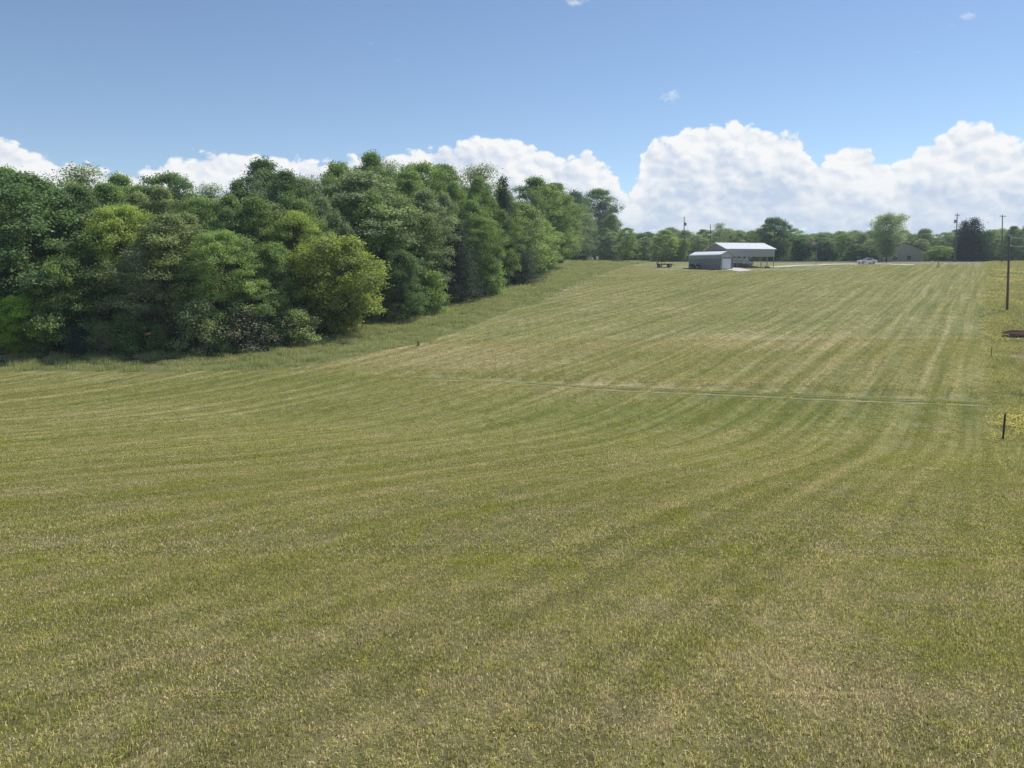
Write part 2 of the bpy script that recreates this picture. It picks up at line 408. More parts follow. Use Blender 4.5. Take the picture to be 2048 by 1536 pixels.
# ------------------------------------------------------------------ grass colour, shared by soil sheet and blades
def field_group():
    g = bpy.data.node_groups.new('field_tone', 'ShaderNodeTree')
    g.interface.new_socket('Position', in_out='INPUT', socket_type='NodeSocketVector')
    for nm in ('Dry', 'Lush', 'Streak'):
        g.interface.new_socket(nm, in_out='OUTPUT', socket_type='NodeSocketFloat')
    t = NT(g)
    gi = t.new('NodeGroupInput'); go = t.new('NodeGroupOutput')
    pos = gi.outputs[0]
    x, y, _ = t.sep(pos)
    u = t.m('ADD', t.m('MULTIPLY', x, UX), t.m('MULTIPLY', y, UY))
    v = t.m('SUBTRACT', t.m('MULTIPLY', x, UY), t.m('MULTIPLY', y, UX))
    wob = t.noise(t.comb(t.m('MULTIPLY', x, 0.05), t.m('MULTIPLY', y, 0.05)), 1.0, 2)
    v = t.m('ADD', v, t.m('MULTIPLY', wob, 0.9))
    swath = t.m('MULTIPLY', t.m('SINE', t.m('MULTIPLY', v, 3.6)), t.noise(t.comb(t.m('MULTIPLY', u, 0.03), t.m('MULTIPLY', v, 0.3), 6.0), 1.0, 2))
    big = t.noise(t.comb(x, y), 0.055, 3, 0.55)
    mid = t.noise(t.comb(x, y), 0.55, 3, 0.6, 0.3)
    fine = t.noise(t.comb(x, y), 2.3, 3, 0.6, 0.2)
    st1 = t.noise(t.comb(t.m('MULTIPLY', u, 0.022), t.m('MULTIPLY', v, 0.75)), 1.0, 3, 0.6)
    st2 = t.noise(t.comb(t.m('MULTIPLY', u, 0.010), t.m('MULTIPLY', v, 0.22), 4.0), 1.0, 2, 0.5)
    st0 = t.noise(t.comb(t.m('MULTIPLY', u, 0.05), t.m('MULTIPLY', v, 2.4), 2.0), 1.0, 2, 0.5)
    bands = t.noise(t.comb(t.m('MULTIPLY', x, 0.015), t.m('MULTIPLY', y, 0.22), 9.0), 1.0, 3, 0.6)
    def blob(cx, cy, rx, ry):
        a = t.m('DIVIDE', t.m('SUBTRACT', x, cx), rx); b = t.m('DIVIDE', t.m('SUBTRACT', y, cy), ry)
        d = t.m('SQRT', t.m('ADD', t.m('MULTIPLY', a, a), t.m('MULTIPLY', b, b)))
        d = t.m('ADD', d, t.m('MULTIPLY', t.m('SUBTRACT', big, 0.5), 2.0))
        return t.ss(d, 1.25, 0.25)
    def s_(a, k): return t.m('MULTIPLY', t.m('SUBTRACT', a, 0.5), k)
    farw = t.ss(y, 30.0, 60.0)
    nearw = t.ss(y, 22.0, 5.0)
    dry = t.m('ADD', 0.45, s_(big, 0.7))
    for a in (t.m('MULTIPLY', s_(mid, 1.35), t.ss(y, 60.0, 15.0, 0.3, 1.0)), t.m('MULTIPLY', s_(fine, 0.95), t.ss(y, 40.0, 12.0, 0.2, 1.0)), t.m('MULTIPLY', s_(bands, 0.6), farw), t.m('MULTIPLY', s_(st1, 0.6), t.ss(y, 5.0, 26.0, 0.4, 1.0)), t.m('MULTIPLY', swath, t.ss(y, 6.0, 30.0, 0.04, 0.13)), t.m('MULTIPLY', s_(st0, 0.7), t.ss(y, 5.0, 26.0, 0.4, 1.0)), s_(st2, 0.3),
              t.m('MULTIPLY', nearw, 0.03),
              t.m('MULTIPLY', blob(-4.0, 66.0, 13.0, 8.5), 0.34), t.m('MULTIPLY', blob(24.0, 72.0, 17.0, 8.0), 0.26), t.m('MULTIPLY', blob(8.0, 54.0, 18.0, 3.0), 0.2),
              t.m('MULTIPLY', blob(16.0, 44.0, 26.0, 6.0), -0.22), t.m('MULTIPLY', blob(-26.0, 52.0, 24.0, 8.0), -0.12),
              t.m('MULTIPLY', blob(1.0, 7.0, 4.0, 2.2), 0.12), t.m('MULTIPLY', blob(4.0, 4.8, 7.0, 1.2), 0.14)):
        dry = t.m('ADD', dry, a)
    t.l.new(t.m('MAXIMUM', t.m('MINIMUM', dry, 1.0), 0.0), go.inputs['Dry'])
    t.l.new(t.ss(t.m('ADD', t.m('MULTIPLY', mid, 0.6), t.m('MULTIPLY', big, 0.5)), 0.40, 0.75), go.inputs['Lush'])
    t.l.new(t.m('ADD', t.m('ADD', t.m('MULTIPLY', st1, 0.45), t.m('MULTIPLY', st0, 0.55)), t.m('MULTIPLY', swath, 0.05)), go.inputs['Streak'])
    return g
FG = field_group()

GREEN, OLIVE, STRAW = rgb(0.150, 0.175, 0.058), rgb(0.228, 0.232, 0.090), rgb(0.375, 0.33, 0.185)

# ground material: zones follow the signed distances stored on the sheet
mg, t = mat_new('ground')
pos = t.new('ShaderNodeNewGeometry').outputs['Position']
grp = t.new('ShaderNodeGroup'); grp.node_tree = FG; t.put(grp.inputs[0], pos)
def attr(t, nm):
    n = t.new('ShaderNodeAttribute', attribute_name=nm); return n.outputs['Fac']
sl, sr, stt, woods, bare = attr(t, 'sd_left'), attr(t, 'sd_right'), attr(t, 'sd_track'), attr(t, 'sd_wood'), attr(t, 'bare')
x, y, z = t.sep(pos)
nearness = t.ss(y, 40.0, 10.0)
hi_n = t.noise(t.comb(x, y), 9.0, 4, 0.7)
md_n = t.noise(t.comb(t.m('MULTIPLY', x, 1.5), t.m('MULTIPLY', y, 0.75)), 1.0, 6, 0.72)
base = t.mix(t.ss(grp.outputs['Dry'], 0.05, 0.50), GREEN, OLIVE)
base = t.mix(t.ss(grp.outputs['Dry'], 0.38, 1.0, 0.0, 0.85), base, STRAW)
# track ruts along the foot of the slope, and the pale wheel lines beside the right-hand edge
ab = t.m('ABSOLUTE', t.m('ADD', stt, t.m('MULTIPLY', t.m('SUBTRACT', md_n, 0.5), 0.35)))
rut = t.m('MULTIPLY', t.ss(t.m('ABSOLUTE', t.m('SUBTRACT', ab, 0.75)), 0.34, 0.05), t.ss(hi_n, 0.2, 0.6))
base = t.mix(t.m('MULTIPLY', rut, 0.4), base, STRAW)
base = t.mix(t.m('MULTIPLY', t.ss(t.m('ABSOLUTE', t.m('SUBTRACT', stt, -0.1)), 0.3, 0.1), 0.35), base, rgb(0.09, 0.12, 0.045))
lanes = None
lane_w = t.m('MULTIPLY', t.m('SUBTRACT', t.noise(t.comb(t.m('MULTIPLY', y, 0.03), t.m('MULTIPLY', sr, 0.08)), 1.0, 2), 0.5), 1.1)
for off, wd, k in ((-2.2, .12, .3), (-3.9, 0.14, .4), (-5.2, 0.12, .25), (-7.3, .12, .3), (-8.8, 0.16, .42), (-11.2, 0.15, .35), (-13.1, .12, .2), (-17.5, 0.16, .25)):
    q = t.m('ABSOLUTE', t.m('SUBTRACT', t.m('ADD', sr, lane_w), off))
    q = t.m('MULTIPLY', t.ss(q, wd * 1.8, wd * 0.3), k)
    lanes = q if lanes is None else t.m('MAXIMUM', lanes, q)
lanes = t.m('MULTIPLY', lanes, t.m('MULTIPLY', t.ss(y, 20.0, 50.0, 0.45, 1.0), t.ss(md_n, 0.25, 0.6)))
base = t.mix(lanes, base, rgb(0.42, 0.39, 0.24))
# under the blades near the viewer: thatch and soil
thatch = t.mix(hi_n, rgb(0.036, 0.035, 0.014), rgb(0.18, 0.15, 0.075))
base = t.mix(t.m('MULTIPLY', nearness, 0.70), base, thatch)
gr = t.m('ADD', t.m('MULTIPLY', hi_n, 0.45), t.m('MULTIPLY', md_n, 0.75))
base = t.mix(t.ss(gr, 0.40, 0.82, 0.0, 1.0), t.vm('MULTIPLY', base, (0.60, 0.62, 0.60)), t.vm('MULTIPLY', base, (1.32, 1.29, 1.25)))
nap_sheen = t.ss(grp.outputs['Streak'], 0.34, 0.66, 0.87, 1.13)  # light and dark sheen of leaning mown grass, painted into the colour
fargrain = t.noise(t.comb(t.m('MULTIPLY', x, 3.2), t.m('MULTIPLY', y, 0.7)), 1.0, 3, 0.6)
nap_sheen = t.m('MULTIPLY', nap_sheen, t.m('ADD', 1.0, t.m('MULTIPLY', t.m('SUBTRACT', fargrain, 0.5), t.ss(y, 20.0, 60.0, 0.0, 0.75))))
base = t.vm('MULTIPLY', base, t.comb(nap_sheen, nap_sheen, nap_sheen))
# unmown verge, meadow, forest floor, bare soil
tall = t.mix(t.noise(t.comb(x, y), 0.8, 4, 0.6), rgb(0.10, 0.13, 0.04), rgb(0.22, 0.22, 0.095))
wig = t.m('MULTIPLY', t.m('SUBTRACT', t.noise(t.comb(x, y), 0.7, 3), 0.5), 0.8)
base = t.mix(t.ss(t.m('ADD', sl, wig), 0.25, -0.25), base, tall)
base = t.mix(t.ss(t.m('ADD', sr, wig), -0.3, 0.3), base, tall)
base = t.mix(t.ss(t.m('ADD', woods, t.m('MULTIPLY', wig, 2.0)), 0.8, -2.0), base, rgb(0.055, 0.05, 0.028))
base = t.mix(t.ss(t.m('ADD', bare, wig), 0.25, 0.7), base, t.mix(hi_n, rgb(0.17, 0.105, 0.07), rgb(0.32, 0.22, 0.15)))
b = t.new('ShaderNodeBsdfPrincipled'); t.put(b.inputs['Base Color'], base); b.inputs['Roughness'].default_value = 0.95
b.inputs['Specular IOR Level'].default_value = 0.15
bump = t.new('ShaderNodeBump'); bump.inputs['Strength'].default_value = 0.85; bump.inputs['Distance'].default_value = 0.12
t.put(bump.inputs['Height'], gr); t.l.new(bump.outputs[0], b.inputs['Normal'])
o = t.new('ShaderNodeOutputMaterial'); t.l.new(b.outputs[0], o.inputs[0])

# ------------------------------------------------------------------ the ground sheet
def steps(segs):
    out = [segs[0][0]]
    for a, bb, s in segs:
        n = max(1, int(round((bb - a) / s)))
        out += list(np.linspace(a, bb, n + 1)[1:])
    return np.array(out)
ys = steps([(-300, -20, 20), (-20, 1, 2), (1, 14, 0.28), (14, 62, 0.7), (62, 225, 1.6), (225, 700, 19)])
xp = steps([(0, 16, 0.4), (16, 50, 0.85), (50, 150, 2.0), (150, 600, 25)])
xs = np.concatenate([-xp[:0:-1], xp])
GX, GY = np.meshgrid(xs, ys)
V = np.stack([GX.ravel(), GY.ravel(), terrain(GX, GY).ravel()], 1)
nx, ny = len(xs), len(ys)
ii = (np.arange(ny - 1)[:, None] * nx + np.arange(nx - 1)[None, :]).ravel()
F = np.stack([ii, ii + 1, ii + nx + 1, ii + nx], 1)
me = np_mesh('ground', V, F, smooth=True)
WOOD_PX = [(-300, 720), (0, 722), (430, 722), (445, 712), (590, 697), (740, 662), (850, 637), (1000, 590), (1100, 546), (1200, 522)]
WOODL = [hit(*p) for p in WOOD_PX]; WOODL = [(v.x, v.y) for v in WOODL]
WOODL.append((WOODL[-1][0] + 6, WOODL[-1][1] + 20)); WOODL.append((WOODL[-1][0] - 60, WOODL[-1][1] + 90)); WOODL.insert(0, (-140, WOODL[0][1]))
def put_attr(me, nm, a):
    at_ = me.attributes.new(nm, 'FLOAT', 'POINT'); at_.data.foreach_set('value', np.asarray(a, np.float32).ravel())
put_attr(me, 'sd_left', sdist(LEFT, GX, GY)); put_attr(me, 'sd_right', sdist(RIGHT, GX, GY)); put_attr(me, 'sd_track', sdist(TRACK, GX, GY))
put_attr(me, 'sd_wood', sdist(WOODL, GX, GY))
bs = hit(2048, 716)
put_attr(me, 'bare', 1.0 - np.hypot((GX - bs.x - 0.6) / 2.6, (GY - bs.y) / 3.4))
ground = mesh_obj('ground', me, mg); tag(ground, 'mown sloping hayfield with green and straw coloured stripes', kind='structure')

# ------------------------------------------------------------------ grass blades
def two_sided(t, colr, transl=0.8, gloss=0.0, blue=0.7):
    """a leaf or blade reflects its colour and lets a share of it through"""
    d = t.new('ShaderNodeBsdfDiffuse'); t.put(d.inputs[0], colr)
    tr = t.new('ShaderNodeBsdfTranslucent'); t.put(tr.inputs[0], t.vm('MULTIPLY', colr, (transl * 1.08, transl * 1.05, transl * blue)))
    ad = t.new('ShaderNodeAddShader')
    t.l.new(d.outputs[0], ad.inputs[0]); t.l.new(tr.outputs[0], ad.inputs[1])
    out = ad.outputs[0]
    if gloss > 0:
        gl = t.new('ShaderNodeBsdfGlossy'); gl.inputs['Roughness'].default_value = 0.5; gl.inputs[0].default_value = (gloss, gloss, gloss, 1)
        a2 = t.new('ShaderNodeAddShader'); t.l.new(out, a2.inputs[0]); t.l.new(gl.outputs[0], a2.inputs[1]); out = a2.outputs[0]
    o = t.new('ShaderNodeOutputMaterial'); t.l.new(out, o.inputs[0])

m_turf, t = mat_new('turf_blades')
pos = t.new('ShaderNodeNewGeometry').outputs['Position']
grp = t.new('ShaderNodeGroup'); grp.node_tree = FG; t.put(grp.inputs[0], pos)
tint = attr(t, 'tint')
isdry = t.ss(t.m('SUBTRACT', t.m('ADD', grp.outputs['Dry'], t.m('MULTIPLY', t.m('SUBTRACT', tint, 0.5), 0.9)), 0.5), -0.08, 0.10)
grn = t.mix(grp.outputs['Lush'], rgb(0.285, 0.292, 0.080), rgb(0.180, 0.230, 0.050))
t3 = t.m('FRACT', t.m('MULTIPLY', tint, 7.3))
grn = t.mix(t3, t.vm('MULTIPLY', grn, (0.45, 0.47, 0.45)), t.vm('MULTIPLY', grn, (1.45, 1.38, 1.3)))
stw = t.mix(t3, rgb(0.14, 0.10, 0.05), rgb(0.62, 0.54, 0.32))
nap_sheen = t.ss(grp.outputs['Streak'], 0.34, 0.66, 0.92, 1.08)  # same mowing sheen painted into the blade colour
two_sided(t, t.vm('MULTIPLY', t.mix(isdry, grn, stw), t.comb(nap_sheen, nap_sheen, nap_sheen)), 0.75, 0.0, 0.88)

def tall_mat(name, c1, c2, c3):
    m, t = mat_new(name)
    tint = attr(t, 'tint')
    pos = t.new('ShaderNodeNewGeometry').outputs['Position']
    n = t.noise(pos, 0.35, 3, 0.6)
    c = t.mix(t.ss(t.m('ADD', n, t.m('MULTIPLY', t.m('SUBTRACT', tint, 0.5), 0.5)), 0.3, 0.7), c1, c2)
    c = t.mix(t.ss(tint, 0.8, 0.9), c, c3)
    two_sided(t, c, 0.75, 0.0, 0.9)
    return m
m_tall = tall_mat('tall_grass', rgb(0.18, 0.215, 0.082), rgb(0.30, 0.31, 0.145), rgb(0.38, 0.35, 0.20))
m_meadow = tall_mat('meadow_grass', rgb(0.19, 0.205, 0.078), rgb(0.325, 0.31, 0.13), rgb(0.48, 0.43, 0.21))

def blades_mesh(name, seed, n, radius, h0, h1, w0, w1, lean, mat, square=False):
    r = np.random.default_rng(seed)
    a = r.uniform(0, 2 * np.pi, n); q = np.sqrt(r.uniform(0, 1, n)) * radius
    bx, by = (r.uniform(-radius, radius, n), r.uniform(-radius, radius, n)) if square else (np.cos(a) * q, np.sin(a) * q)
    h = r.uniform(h0, h1, n); wd = r.uniform(w0, w1, n) / 2
    la = r.uniform(0, 2 * np.pi, n); ln = np.minimum(np.abs(r.normal(0, lean, n)), 1.7) * h
    fa = r.uniform(0, 2 * np.pi, n)
    sxx, syy = np.cos(fa) * wd, np.sin(fa) * wd
    lx, ly = np.cos(la) * ln, np.sin(la) * ln
    z0 = np.full(n, -0.02)
    P0 = np.stack([bx - sxx, by - syy, z0], 1); P1 = np.stack([bx + sxx, by + syy, z0], 1)
    mz = h * 0.6
    P2 = np.stack([bx + lx * .35 - sxx * .8, by + ly * .35 - syy * .8, mz], 1); P3 = np.stack([bx + lx * .35 + sxx * .8, by + ly * .35 + syy * .8, mz], 1)
    P4 = np.stack([bx + lx, by + ly, h * (1 - 0.25 * np.clip(ln / h, 0, 1.5))], 1)
    V = np.stack([P0, P1, P2, P3, P4], 1).reshape(-1, 3)
    k = np.arange(n)[:, None] * 5
    F = np.concatenate([k + np.array([[0, 1, 3]]), k + np.array([[0, 3, 2]]), k + np.array([[2, 3, 4]])], 1).reshape(-1, 3)
    me = np_mesh(name, V, F)
    put_attr(me, 'tint', np.repeat(r.uniform(0, 1, n), 5))
    me.materials.append(mat)
    return me

def flower_mesh(name, seed, n, radius, h0, h1, size):
    """small yellow five-petalled heads on bare stalks"""
    r = random.Random(seed); mb = MB()
    for i in range(n):
        a = r.uniform(0, 6.28); q = radius * math.sqrt(r.random()); h = r.uniform(h0, h1); s = size * r.uniform(.7, 1.2)
        c = Vector((math.cos(a) * q, math.sin(a) * q, h)); tl = Vector((r.uniform(-.5, .5), r.uniform(-.5, .5), 1)).normalized()
        u = tl.orthogonal().normalized(); v = tl.cross(u)
        ring = []
        for k in range(10):
            an = k * math.pi / 5; rad = s * (1.0 if k % 2 == 0 else 0.45)
            ring.append(c + (u * math.cos(an) + v * math.sin(an)) * rad + tl * s * (0.25 if k % 2 == 0 else 0))
        mb.add([c] + ring, [(0, k + 1, (k + 1) % 10 + 1) for k in range(10)])
    me = bpy.data.meshes.new(name); me.from_pydata(mb.v, [], mb.f); me.update()
    me.materials.append(M['yellow_flower'])
    return me

def scatter(name, P, rot, scl, idx, protos, label, cat):
    """one cover of many alike plants, spread by geometry nodes"""
    coll = bpy.data.collections.new(name + '_kinds')
    for i, pm in enumerate(protos):
        coll.objects.link(bpy.data.objects.new('%s_%02d' % (name, i), pm))
    me = bpy.data.meshes.new(name)
    n = len(P)
    me.vertices.add(n); me.vertices.foreach_set('co', np.asarray(P, np.float32).ravel())
    a = me.attributes.new('rot', 'FLOAT_VECTOR', 'POINT'); a.data.foreach_set('vector', np.asarray(rot, np.float32).ravel())
    a = me.attributes.new('scl', 'FLOAT_VECTOR', 'POINT'); a.data.foreach_set('vector', np.asarray(scl, np.float32).ravel())
    a = me.attributes.new('idx', 'INT', 'POINT'); a.data.foreach_set('value', np.asarray(idx, np.int32).ravel())
    me.update()
    o = mesh_obj(name, me)
    g = bpy.data.node_groups.new(name + '_spread', 'GeometryNodeTree')
    g.interface.new_socket('Geometry', in_out='INPUT', socket_type='NodeSocketGeometry')
    g.interface.new_socket('Geometry', in_out='OUTPUT', socket_type='NodeSocketGeometry')
    gi = g.nodes.new('NodeGroupInput'); go = g.nodes.new('NodeGroupOutput')
    iop = g.nodes.new('GeometryNodeInstanceOnPoints')
    ci = g.nodes.new('GeometryNodeCollectionInfo'); ci.inputs['Collection'].default_value = coll
    ci.inputs['Separate Children'].default_value = True; ci.inputs['Reset Children'].default_value = True
    def na(nm, ty):
        x = g.nodes.new('GeometryNodeInputNamedAttribute'); x.data_type = ty; x.inputs['Name'].default_value = nm; return x.outputs['Attribute']
    g.links.new(gi.outputs[0], iop.inputs['Points']); g.links.new(ci.outputs[0], iop.inputs['Instance'])
    iop.inputs['Pick Instance'].default_value = True
    g.links.new(na('idx', 'INT'), iop.inputs['Instance Index'])
    g.links.new(na('rot', 'FLOAT_VECTOR'), iop.inputs['Rotation']); g.links.new(na('scl', 'FLOAT_VECTOR'), iop.inputs['Scale'])
    g.links.new(iop.outputs[0], go.inputs[0])
    md = o.modifiers.new('spread', 'NODES'); md.node_group = g
    tag(o, label, cat, kind='stuff')
    return o

rng = np.random.default_rng(5)
def wedge(n, d0, d1, margin, power=1.0):
    """random ground points in the viewer's wedge plus a margin at each side"""
    dd = np.sqrt(rng.uniform(d0 * d0, d1 * d1, n * 2)) if power == 1.0 else d0 + (d1 - d0) * rng.uniform(0, 1, n * 2) ** power
    xx = rng.uniform(-1, 1, n * 2) * (dd * 0.68 + margin)
    return xx[:n], dd[:n]

def slope_rot(x, y, spin, e=0.4):
    """Euler angles that lay a patch on the ground with a spin about its own upright"""
    gx_ = (terrain(x + e, y) - terrain(x - e, y)) / (2 * e); gy_ = (terrain(x, y + e) - terrain(x, y - e)) / (2 * e)
    out = np.empty((len(x), 3))
    for i in range(len(x)):
        n_ = Vector((-gx_[i], -gy_[i], 1)).normalized()
        q = Vector((0, 0, 1)).rotation_difference(n_) @ Matrix.Rotation(spin[i], 3, 'Z').to_quaternion()
        out[i] = q.to_euler()
    return out
turf = [blades_mesh('turf_patch', 100 + i, 1900, 0.33, 0.010, 0.040, 0.0034, 0.0078, 1.05, m_turf, True) for i in range(7)]
turf_mid = [blades_mesh('turf_mid_patch', 120 + i, 3800, 0.66, 0.010, 0.040, 0.006, 0.013, 1.05, m_turf, True) for i in range(6)]
turf_far = [blades_mesh('turf_far_patch', 140 + i, 1800, 0.72, 0.010, 0.042, 0.012, 0.024, 1.1, m_turf, True) for i in range(6)]
turf_off = [blades_mesh('turf_off_patch', 160 + i, 1150, 0.72, 0.010, 0.042, 0.015, 0.03, 1.1, m_turf, True) for i in range(5)]
turf_hill = [blades_mesh('turf_hill_patch', 180 + i, 700, 1.42, 0.012, 0.045, 0.03, 0.055, 1.2, m_turf, True) for i in range(5)]
Pn, Rn, Sn, In = [], [], [], []
for (step, d0, d1, mg_, i0, ni) in ((0.62, 1.2, 10.0, 3.5, 0, 7), (1.24, 10.0, 23.0, 4.0, 7, 6), (1.34, 23.0, 37.0, 5.0, 13, 6), (1.34, 37.0, 72.0, 4.0, 19, 5), (2.64, 72.0, 190.0, 4.0, 24, 5)):
    yy = np.arange(d0 + step / 2, d1 + step / 2, step)
    xx = np.arange(-0.68 * d1 - mg_, 0.68 * d1 + mg_, step)
    x_, y_ = [q.ravel() for q in np.meshgrid(xx, yy)]
    x_ = x_ + rng.normal(0, step * 0.05, x_.shape); y_ = y_ + rng.normal(0, step * 0.05, y_.shape)
    keep = (sdist(RIGHT, x_, y_) < (0.15 if step < 2 else -0.3)) & (sdist(LEFT, x_, y_) > step * 0.4) & ((y_ < 165) | (x_ < 30) | (x_ > 75) | (y_ < 168)) & (y_ < 190) & (np.abs(x_) < 0.68 * y_ + mg_)
    x_, y_ = x_[keep], y_[keep]; n = len(x_)
    Pn.append(np.stack([x_, y_, terrain(x_, y_)], 1))
    Rn.append(slope_rot(x_, y_, rng.integers(0, 4, n) * math.pi / 2 + rng.normal(0, .06, n)))
    s = rng.uniform(1.03, 1.10, n); hz = rng.uniform(0.8, 1.25, n)
    Sn.append(np.stack([s, s, hz], 1)); In.append(i0 + rng.integers(0, ni, n))
scatter('mown_turf', np.concatenate(Pn), np.concatenate(Rn), np.concatenate(Sn), np.concatenate(In), turf + turf_mid + turf_far + turf_off + turf_hill,
        'short mown turf of green and dry blades covering the near slope', 'grass')

# scattered small yellow flowers in the mown turf
fl = [flower_mesh('turf_flower', 300 + i, 1, 0.01, 0.05, 0.085, 0.012) for i in range(3)]
x_, y_ = wedge(90, 3.4, 12.0, 0.5)
scatter('turf_flowers', np.stack([x_, y_, terrain(x_, y_)], 1), np.stack([x_ * 0, x_ * 0, rng.uniform(0, 6, 90)], 1), np.ones((90, 3)), rng.integers(0, 3, 90), fl,
        'tiny yellow flowers dotted about in the short foreground turf', 'flowers')

# tall grass: left verge between mown edge and wood, and its seed-headed tufts
talls = [blades_mesh('tall_tuft', 200 + i, 170, 0.75, 0.18, 0.55, 0.014, 0.03, 0.42, m_tall) for i in range(5)]
n = 24000
x_ = rng.uniform(-75, 60, n); y_ = rng.uniform(45, 225, n)
a_ = sdist(LEFT, x_, y_) + 0.5 * vnoise(x_ * .8, y_ * .8, 77); b_ = sdist(WOODL, x_, y_)
k_ = (a_ < -0.05) & (b_ > -3.0) & (x_ > -0.72 * y_ - 8) & (rng.uniform(0, 1, n) < np.clip(90 / y_, 0.35, 1.0))
x_, y_, a_ = x_[k_], y_[k_], a_[k_]; n = len(x_)
s = rng.uniform(0.8, 1.35, n) * np.clip(y_ / 80, 0.95, 1.5); hz = rng.uniform(.6, 1.15, n) * (0.55 + 0.9 * (vnoise(x_ * .25, y_ * .25, 41) + .5)) * np.clip(0.55 - a_ * 0.25, 0.5, 1.0)
scatter('tall_verge_grass', np.stack([x_, y_, terrain(x_, y_)], 1), np.stack([rng.normal(0, .1, n), rng.normal(0, .1, n), rng.uniform(0, 6, n)], 1), np.stack([s, s, hz], 1), rng.integers(0, 5, n), talls,
        'tall unmown green grass strip along the foot of the wood', 'grass')

mead = [blades_mesh('meadow_tuft', 220 + i, 170, 0.8, 0.12, 0.40, 0.013, 0.028, 0.5, m_meadow) for i in range(4)]
mflow = [flower_mesh('meadow_flower', 240 + i, 75, 0.9, 0.26, 0.46, 0.042) for i in range(3)]
n = 34000
y_ = rng.uniform(0.5, 206, n); x_ = 0.56 * y_ + rng.uniform(-1, 40, n)
a_ = sdist(RIGHT, x_, y_) - 0.4 * vnoise(x_ * .9, y_ * .9, 78)
bd = np.hypot((x_ - bs.x - 0.6) / 2.6, (y_ - bs.y) / 3.4)
k_ = (a_ > 0.05) & (bd > 0.85) & (x_ < 0.72 * y_ + 24) & (rng.uniform(0, 1, n) < np.clip(70 / y_, 0.35, 1.0))
x_, y_, a_ = x_[k_], y_[k_], a_[k_]; n = len(x_)
# flower patches: thick by the near fence post and on the upper meadow
tp = hit(2036, 860); up = hit(2030, 570)
fprob = 1.3 * np.exp(-((x_ - tp.x - 1.2) / 2.6) ** 2 - ((y_ - tp.y) / 3.4) ** 2) + 0.22 * np.exp(-((y_ - up.y) / 40) ** 2) * (vnoise(x_ * .18, y_ * .12, 61) > -0.08) + 0.10 * np.exp(-((y_ - 58) / 5) ** 2) * (vnoise(x_ * .3, y_ * .3, 62) > 0)
isf = rng.uniform(0, 1, n) < fprob
s = rng.uniform(0.75, 1.25, n) * np.clip(y_ / 60, 0.9, 1.6)
hz = rng.uniform(.6, 1.1, n) * np.clip(a_ * 0.5 + .4, .4, 1)
P_ = np.stack([x_, y_, terrain(x_, y_)], 1); Ro = np.stack([rng.normal(0, .08, n), rng.normal(0, .08, n), rng.uniform(0, 6, n)], 1); Sc = np.stack([s, s, hz], 1)
scatter('meadow_grass', P_, Ro, Sc, rng.integers(0, 4, n), mead, 'uncut yellowish meadow grass beyond the mown field edge', 'grass')
scatter('meadow_flowers', P_[isf], Ro[isf], Sc[isf] * [1, 1, 1.05], rng.integers(0, 3, isf.sum()), mflow, 'yellow wildflowers thick in the uncut meadow', 'flowers')

# ------------------------------------------------------------------ trees
m_leaf, t = mat_new('leaves')
tint = attr(t, 'tint')
oi = t.new('ShaderNodeObjectInfo')
c = oi.outputs['Color']
cc = t.mix(tint, t.vm('MULTIPLY', c, (0.45, 0.50, 0.58)), t.vm('MULTIPLY', c, (1.75, 1.62, 1.38)))
two_sided(t, cc, 0.9, 0.012)
m_needle, t = mat_new('needles')
tint = attr(t, 'tint'); oi = t.new('ShaderNodeObjectInfo'); c = oi.outputs['Color']
two_sided(t, t.mix(tint, t.vm('MULTIPLY', c, (0.6, 0.6, 0.65)), t.vm('MULTIPLY', c, (1.35, 1.3, 1.2))), 0.4)

def unit(v): return v / np.maximum(np.linalg.norm(v, axis=-1, keepdims=True), 1e-6)

def leaves_from(r, C, O, n_each, sigma, size, flat, tints, upw=0.45, droop=0.0):
    """C clump centres, O outward directions -> leaf quads"""
    m = len(C)
    idx = np.repeat(np.arange(m), n_each); N = len(idx)
    off = r.normal(0, 1, (N, 3)) * sigma; off[:, 2] *= flat
    P = C[idx] + off
    P[:, 2] -= droop * (off[:, 0] ** 2 + off[:, 1] ** 2)
    nrm = unit(O[idx] * 0.6 + np.array([0, 0, upw]) + r.normal(0, 0.55, (N, 3)))
    tg = unit(np.cross(nrm, r.normal(0, 1, (N, 3)))); bt = np.cross(nrm, tg)
    L = size * r.uniform(0.65, 1.25, (N, 1)); W = L * r.uniform(0.28, 0.42, (N, 1))
    V = np.stack([P - tg * L * .5, P + bt * W, P + tg * L * .5, P - bt * W], 1).reshape(-1, 3)
    F = (np.arange(N)[:, None] * 4 + np.arange(4)[None, :])
    tt = np.clip(tints[idx] + r.normal(0, 0.22, N), 0, 1)
    return V, F, np.repeat(tt, 4)

ENV = {
    'oval': lambda t: np.sin(np.pi * np.clip(t, 0, 1) ** 0.85) ** 0.65,
    'round': lambda t: np.sqrt(np.clip(1 - (2 * t - 1) ** 2, 0, 1)) ** 0.9,
    'bush': lambda t: np.clip(1 - t ** 2.2, 0, 1) ** 0.6,
    'column': lambda t: np.clip(1 - (2 * t - 0.9) ** 4, 0.12, 1) * 0.95,
    'vase': lambda t: np.clip(0.18 + 1.15 * t ** 0.8, 0, 1) * np.sqrt(np.clip(1.0 - np.clip(t - 0.55, 0, 1) ** 2 * 4.6, 0.02, 1)),
    'cone': lambda t: np.clip(1.02 - t, 0, 1) ** 0.85,
}

